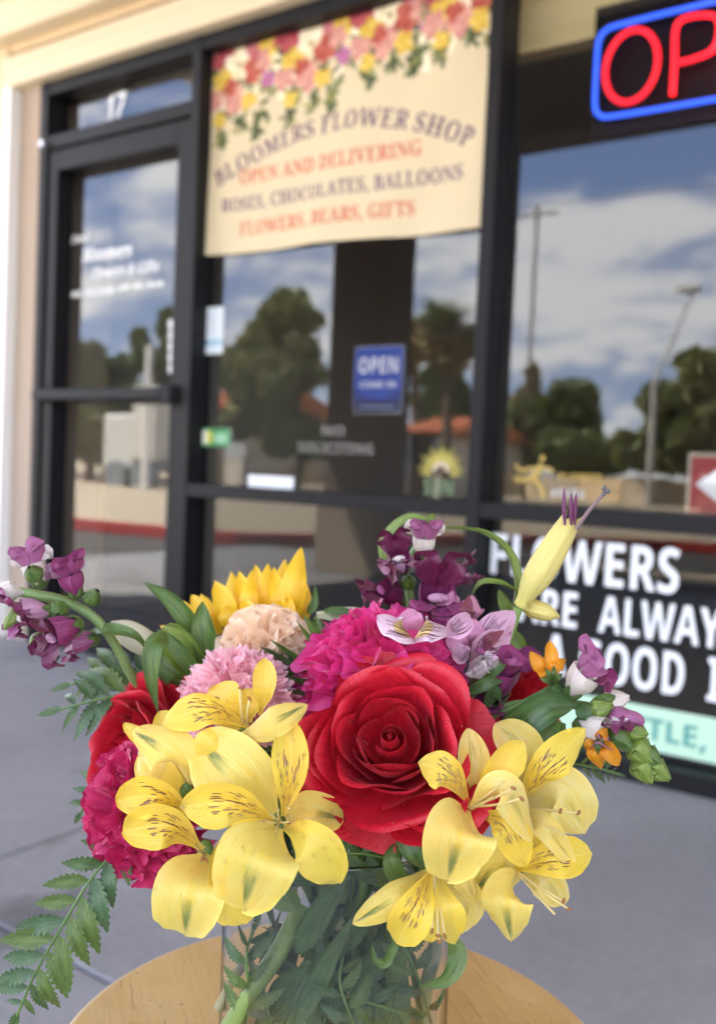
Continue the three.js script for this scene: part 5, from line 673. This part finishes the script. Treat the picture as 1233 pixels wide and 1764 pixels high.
function pinkFlower(label, throat, list, stamens) { const o = thing('pink_alstroemeria', label, 'flower', P(...throat), 'pink alstroemerias'); list.forEach(([k, a, b, c, W, cup = 0.1, f, pr], i) => part(o, 'petal', ribbon([P(...a), P(...b), P(...c)], px(W, a[2]), f ? camdir(...f).normalize() : FACE, { prof: pr || 'outer', cup, wave: 0.08, freq: 2, ph: i, nu: 10, nv: 16 }), PK[k])); for (const [a, b] of stamens || []) stamen(o, P(...a), P(...b), 0.003); stem(o, P(throat[0], throat[1] + 4, throat[2] + 0.02), 0.0014); return o; }
pinkFlower('pink alstroemeria with purple striped petals lying on the magenta carnation', [712, 1108, 0.487], [['pink', [712, 1100, 0.492], [706, 1070, 0.487], [700, 1050, 0.492], 46], ['stripe', [712, 1105, 0.480], [690, 1078, 0.466], [650, 1062, 0.474], 58, -0.2, [0, 0.8, 0.7]], ['stripe', [708, 1106, 0.478], [736, 1078, 0.465], [772, 1088, 0.472], 54, -0.2, [0, 0.7, 0.8]], ['lined', [765, 1095, 0.472], [790, 1080, 0.464], [810, 1060, 0.470], 40]]);
pinkFlower('rounded pink alstroemeria bud with a dark red keel', [795, 1086, 0.525], [['pink', [798, 1084, 0.528], [768, 1050, 0.514], [778, 1018, 0.522], 62, -0.35, [-0.4, 0, 1], 'round'], ['pink', [802, 1084, 0.526], [822, 1056, 0.514], [812, 1026, 0.52], 52, -0.35, [0.5, 0, 1], 'round'], ['red', [800, 1080, 0.516], [806, 1052, 0.505], [808, 1026, 0.515], 34, -0.25, [0.1, 0, 1], 'lance'], ['pink', [795, 1090, 0.52], [776, 1080, 0.51], [764, 1066, 0.518], 30]]);
pinkFlower('faded pink alstroemeria with crumpled lined petals below the lily stem', [812, 1150, 0.505], [['lined', [815, 1130, 0.512], [850, 1090, 0.50], [884, 1052, 0.508], 62, -0.1, [0.2, 0.4, 1]], ['pink', [808, 1125, 0.512], [812, 1095, 0.5], [806, 1066, 0.506], 48, 0.1], ['lined', [812, 1140, 0.506], [842, 1112, 0.492], [876, 1096, 0.5], 50, 0.1], ['red', [822, 1122, 0.498], [846, 1100, 0.488], [868, 1086, 0.493], 22, -0.1, [0, 0.4, 1], 'lance'], ['cream', [810, 1140, 0.50], [820, 1150, 0.488], [828, 1172, 0.494], 42, -0.1], ['cream', [815, 1140, 0.5], [845, 1140, 0.49], [858, 1150, 0.496], 40, -0.1], ['pink', [806, 1135, 0.506], [788, 1110, 0.498], [776, 1088, 0.504], 36], ['lined', [806, 1135, 0.5], [796, 1128, 0.49], [782, 1112, 0.496], 34]]);

// ---------- lily buds ----------
const lilyTex = (base, g, seed) => petalTex(128, 256, (x, w, h) => { const R = rng(seed); x.fillStyle = base; x.fillRect(0, 0, w, h); veins(x, w, h, g, 13, R); veins(x, w, h, 'rgba(255,255,232,0.4)', 7, R); for (let i = 0; i < 50; i++) { x.fillStyle = 'rgba(190,200,110,0.06)'; x.beginPath(); x.ellipse(R() * w, h * (0.7 + 0.3 * R()), 8, 30, 0, 0, 6.3); x.fill(); } });
const lilyM = skin(lilyTex('#eadb7c', 'rgba(190,180,80,0.3)', 2), 0.3), whiteLily = skin(lilyTex('#ebe8cc', 'rgba(170,190,110,0.3)', 3), 0.3), lilyIn = skin(lilyTex('#f2eed6', 'rgba(210,205,150,0.3)', 4), 0.3);
function lily(label, a, b, W, m, n, openTip, o2 = {}) {   // closed spindle of overlapping tepals from a to b
  const A = P(...a), B = P(...b), ax = B.clone().sub(A), L = ax.length(), o = thing(o2.name || 'lily_bud', label, 'lily bud', A); ax.normalize(); const s = ax.clone().cross(FACE).normalize(), f = s.clone().cross(ax), w = px(W, a[2]);
  for (let k = 0; k < n; k++) { const t = k / n * 6.283 + 0.5, d = s.clone().multiplyScalar(Math.cos(t)).addScaledVector(f, Math.sin(t)), r = w * 0.36, e = openTip && k % 2 ? 1.0 : 0.95; part(o, 'petal', ribbon([A.clone().addScaledVector(d, r * 0.22), A.clone().addScaledVector(ax, L * 0.3).addScaledVector(d, r), A.clone().addScaledVector(ax, L * 0.72).addScaledVector(d, r * 0.92), A.clone().addScaledVector(ax, L * e).addScaledVector(d, openTip ? r * 0.66 : r * 0.08)], w * (n > 4 ? 0.66 : 0.9), d, { prof: 'strap', cup: -0.34, nu: 8, nv: 20, fold: -0.06 }), openTip && k === 4 ? lilyIn : m); }
  return { o, A, B, ax, L };
}
{
  const { o, A, B } = lily('pale yellow lily bud opening at the tip, purple stamens showing, above the lettering', [893, 1046, 0.515], [990, 884, 0.512], 70, lilyM, 6, true);
  const pu = mat(0.13, 0.03, 0.085, 0.7), br = mat(0.20, 0.13, 0.13, 0.6);
  for (const [x, y, x2, y2] of [[973, 905, 971, 838], [984, 905, 984, 846], [990, 905, 992, 848]]) part(o, 'anther', ribbon([P(x, y, 0.505), P((x + x2) / 2, (y + y2) / 2, 0.503), P(x2, y2, 0.506)], px(9, 0.505), FACE, { prof: 'strap', cup: -0.5, nu: 6, nv: 10 }), pu);
  part(o, 'pistil', tube([P(992, 912, 0.503), P(1012, 882, 0.50), P(1036, 854, 0.498)], 0.0011, 14, 8), br); const t = P(1042, 846, 0.4975); for (let k = 0; k < 3; k++) part(o, 'stigma_lobe', new THREE.SphereGeometry(0.0013, 10, 8).translate(t.x + 0.0015 * Math.cos(k * 2.1), t.y + 0.0017 * Math.sin(k * 2.1), t.z), mat(0.10, 0.11, 0.12, 0.4));
  part(o, 'pedicel', tube([A, P(880, 1085, 0.518), P(866, 1120, 0.522), P(840, 1180, 0.53)], 0.0026, 20, 8), leafGreen(0.26, 0.40, 0.10)); stem(o, P(840, 1180, 0.53), 0.0026);
}
{ const { o } = lily('small pale lily bud pointing sideways beneath the open one', [892, 1040, 0.525], [968, 1064, 0.52], 40, lilyM, 3, false); stem(o, P(890, 1042, 0.527), 0.0016, stemGreen, [P(876, 1090, 0.53)]); }
{ const { o } = lily('white lily bud lying behind the arched leaf on the left', [285, 1128, 0.56], [186, 1068, 0.555], 62, whiteLily, 5, false); stem(o, P(288, 1130, 0.562), 0.002); }
{ const { o } = lily('white lily bud peeping out behind the magenta carnation', [545, 1060, 0.575], [642, 1054, 0.58], 30, whiteLily, 4, false); part(o, 'bract', ribbon([P(556, 1052, 0.572), P(590, 1052, 0.568), P(628, 1062, 0.57)], px(14, 0.57), FACE, { prof: 'lance', nu: 5, nv: 14 }), LM.mid); stem(o, P(545, 1062, 0.577), 0.002); }

// ---------- small orange flowers ----------
const orT = skin(petalTex(96, 128, (x, w, h) => { const R = rng(6); x.fillStyle = '#ea9a10'; x.fillRect(0, 0, w, h); veins(x, w, h, 'rgba(196,96,6,0.35)', 9, R); veins(x, w, h, 'rgba(250,190,60,0.3)', 6, R); }), 0.28);
function orange(label, c, tips, d, back) { const o = thing('orange_flower', label, 'flower', P(c[0], c[1], d), 'small orange flowers'); tips.forEach(([x, y, w, f], i) => part(o, 'petal', ribbon([P(c[0] + (x - c[0]) * 0.1, c[1] + (y - c[1]) * 0.1, d), P((c[0] + x) / 2, (c[1] + y) / 2 - 2, d - 0.007), P(x, y, d - 0.002)], px(w, d), f ? camdir(...f).normalize() : FACE, { prof: 'outer', cup: i % 2 ? 0.25 : -0.25, wave: 0.05, nu: 8, nv: 12 }), orT)); for (const [x, y] of back) leafPart(o, [[c[0], c[1] + 4, d - 0.004], [(c[0] + x) / 2, (c[1] + y) / 2, d - 0.010], [x, y, d - 0.008]], 11, LM.mid); stem(o, P(c[0], c[1] + 6, d + 0.004), 0.0014); }
orange('small orange flower standing above the right snapdragon spike', [952, 1176, ], [[912, 1122, 30], [946, 1104, 26], [974, 1136, 34, [0.5, 0, 1]], [930, 1150, 28]], 0.488, [[938, 1150], [954, 1146], [968, 1160], [928, 1168]]);
orange('small orange flower hanging below the right snapdragon spike', [1026, 1272], [[1036, 1324, 42], [1066, 1318, 30], [1014, 1300, 28], [1046, 1262, 22]], 0.470, [[1042, 1285], [1030, 1300]]);
// ---------- fine water drops on the petals ----------
{
  const water = mat(1, 1, 1, 0.02, { transmission: 1, thickness: 0.001, ior: 1.33 }), unit = new THREE.IcosahedronGeometry(1, 1);
  const wet = (o, n, r0, r1, seed, zmin) => {
    const R = rng(seed), ps = o.children.filter((c) => c.name === 'petal'), gs = [], q = new THREE.Quaternion(), m4 = new THREE.Matrix4(), up = V(0, 1, 0);
    o.updateMatrixWorld(true);
    for (let i = 0, k = 0; i < n && k < n * 20; k++) { const pt = ps[Math.floor(R() * ps.length)], P0 = pt.geometry.attributes.position, N0 = pt.geometry.attributes.normal, j = Math.floor(R() * P0.count), p = V(0, 0, 0).fromBufferAttribute(P0, j), nn = V(0, 0, 0).fromBufferAttribute(N0, j), w = p.clone().applyMatrix4(o.matrixWorld), wn = nn.clone().transformDirection(o.matrixWorld); const toEye = EYE.clone().sub(w).normalize(); if (wn.dot(toEye) < 0) { nn.negate(); wn.negate(); } if (wn.dot(toEye) < 0.25 || wn.y < -0.35) continue;
      const j2 = Math.min(P0.count - 1, j + 1), p2 = V(0, 0, 0).fromBufferAttribute(P0, j2); p.lerp(p2, R() * 0.9); const s = r0 + (r1 - r0) * Math.pow(R(), 3); q.setFromUnitVectors(up, nn.normalize()); m4.compose(p.addScaledVector(nn, s * 0.15), q, V(s, s * 0.62, s)); gs.push(unit.clone().applyMatrix4(m4)); i++; }
    const m = part(o, 'water_drops', mergeGeometries(gs), water, false); m.userData.kind = 'stuff';
  };
  wet(bigRose, 560, 0.00024, 0.0007, 5);
  const ys = scene.children.filter((c) => /^yellow_alstroemeria/.test(c.name)); wet(ys[0], 190, 0.00035, 0.0012, 6); wet(ys[1], 40, 0.0003, 0.0008, 9); wet(ys[4], 40, 0.0003, 0.0007, 7);
}
renderer.render(scene, camera);
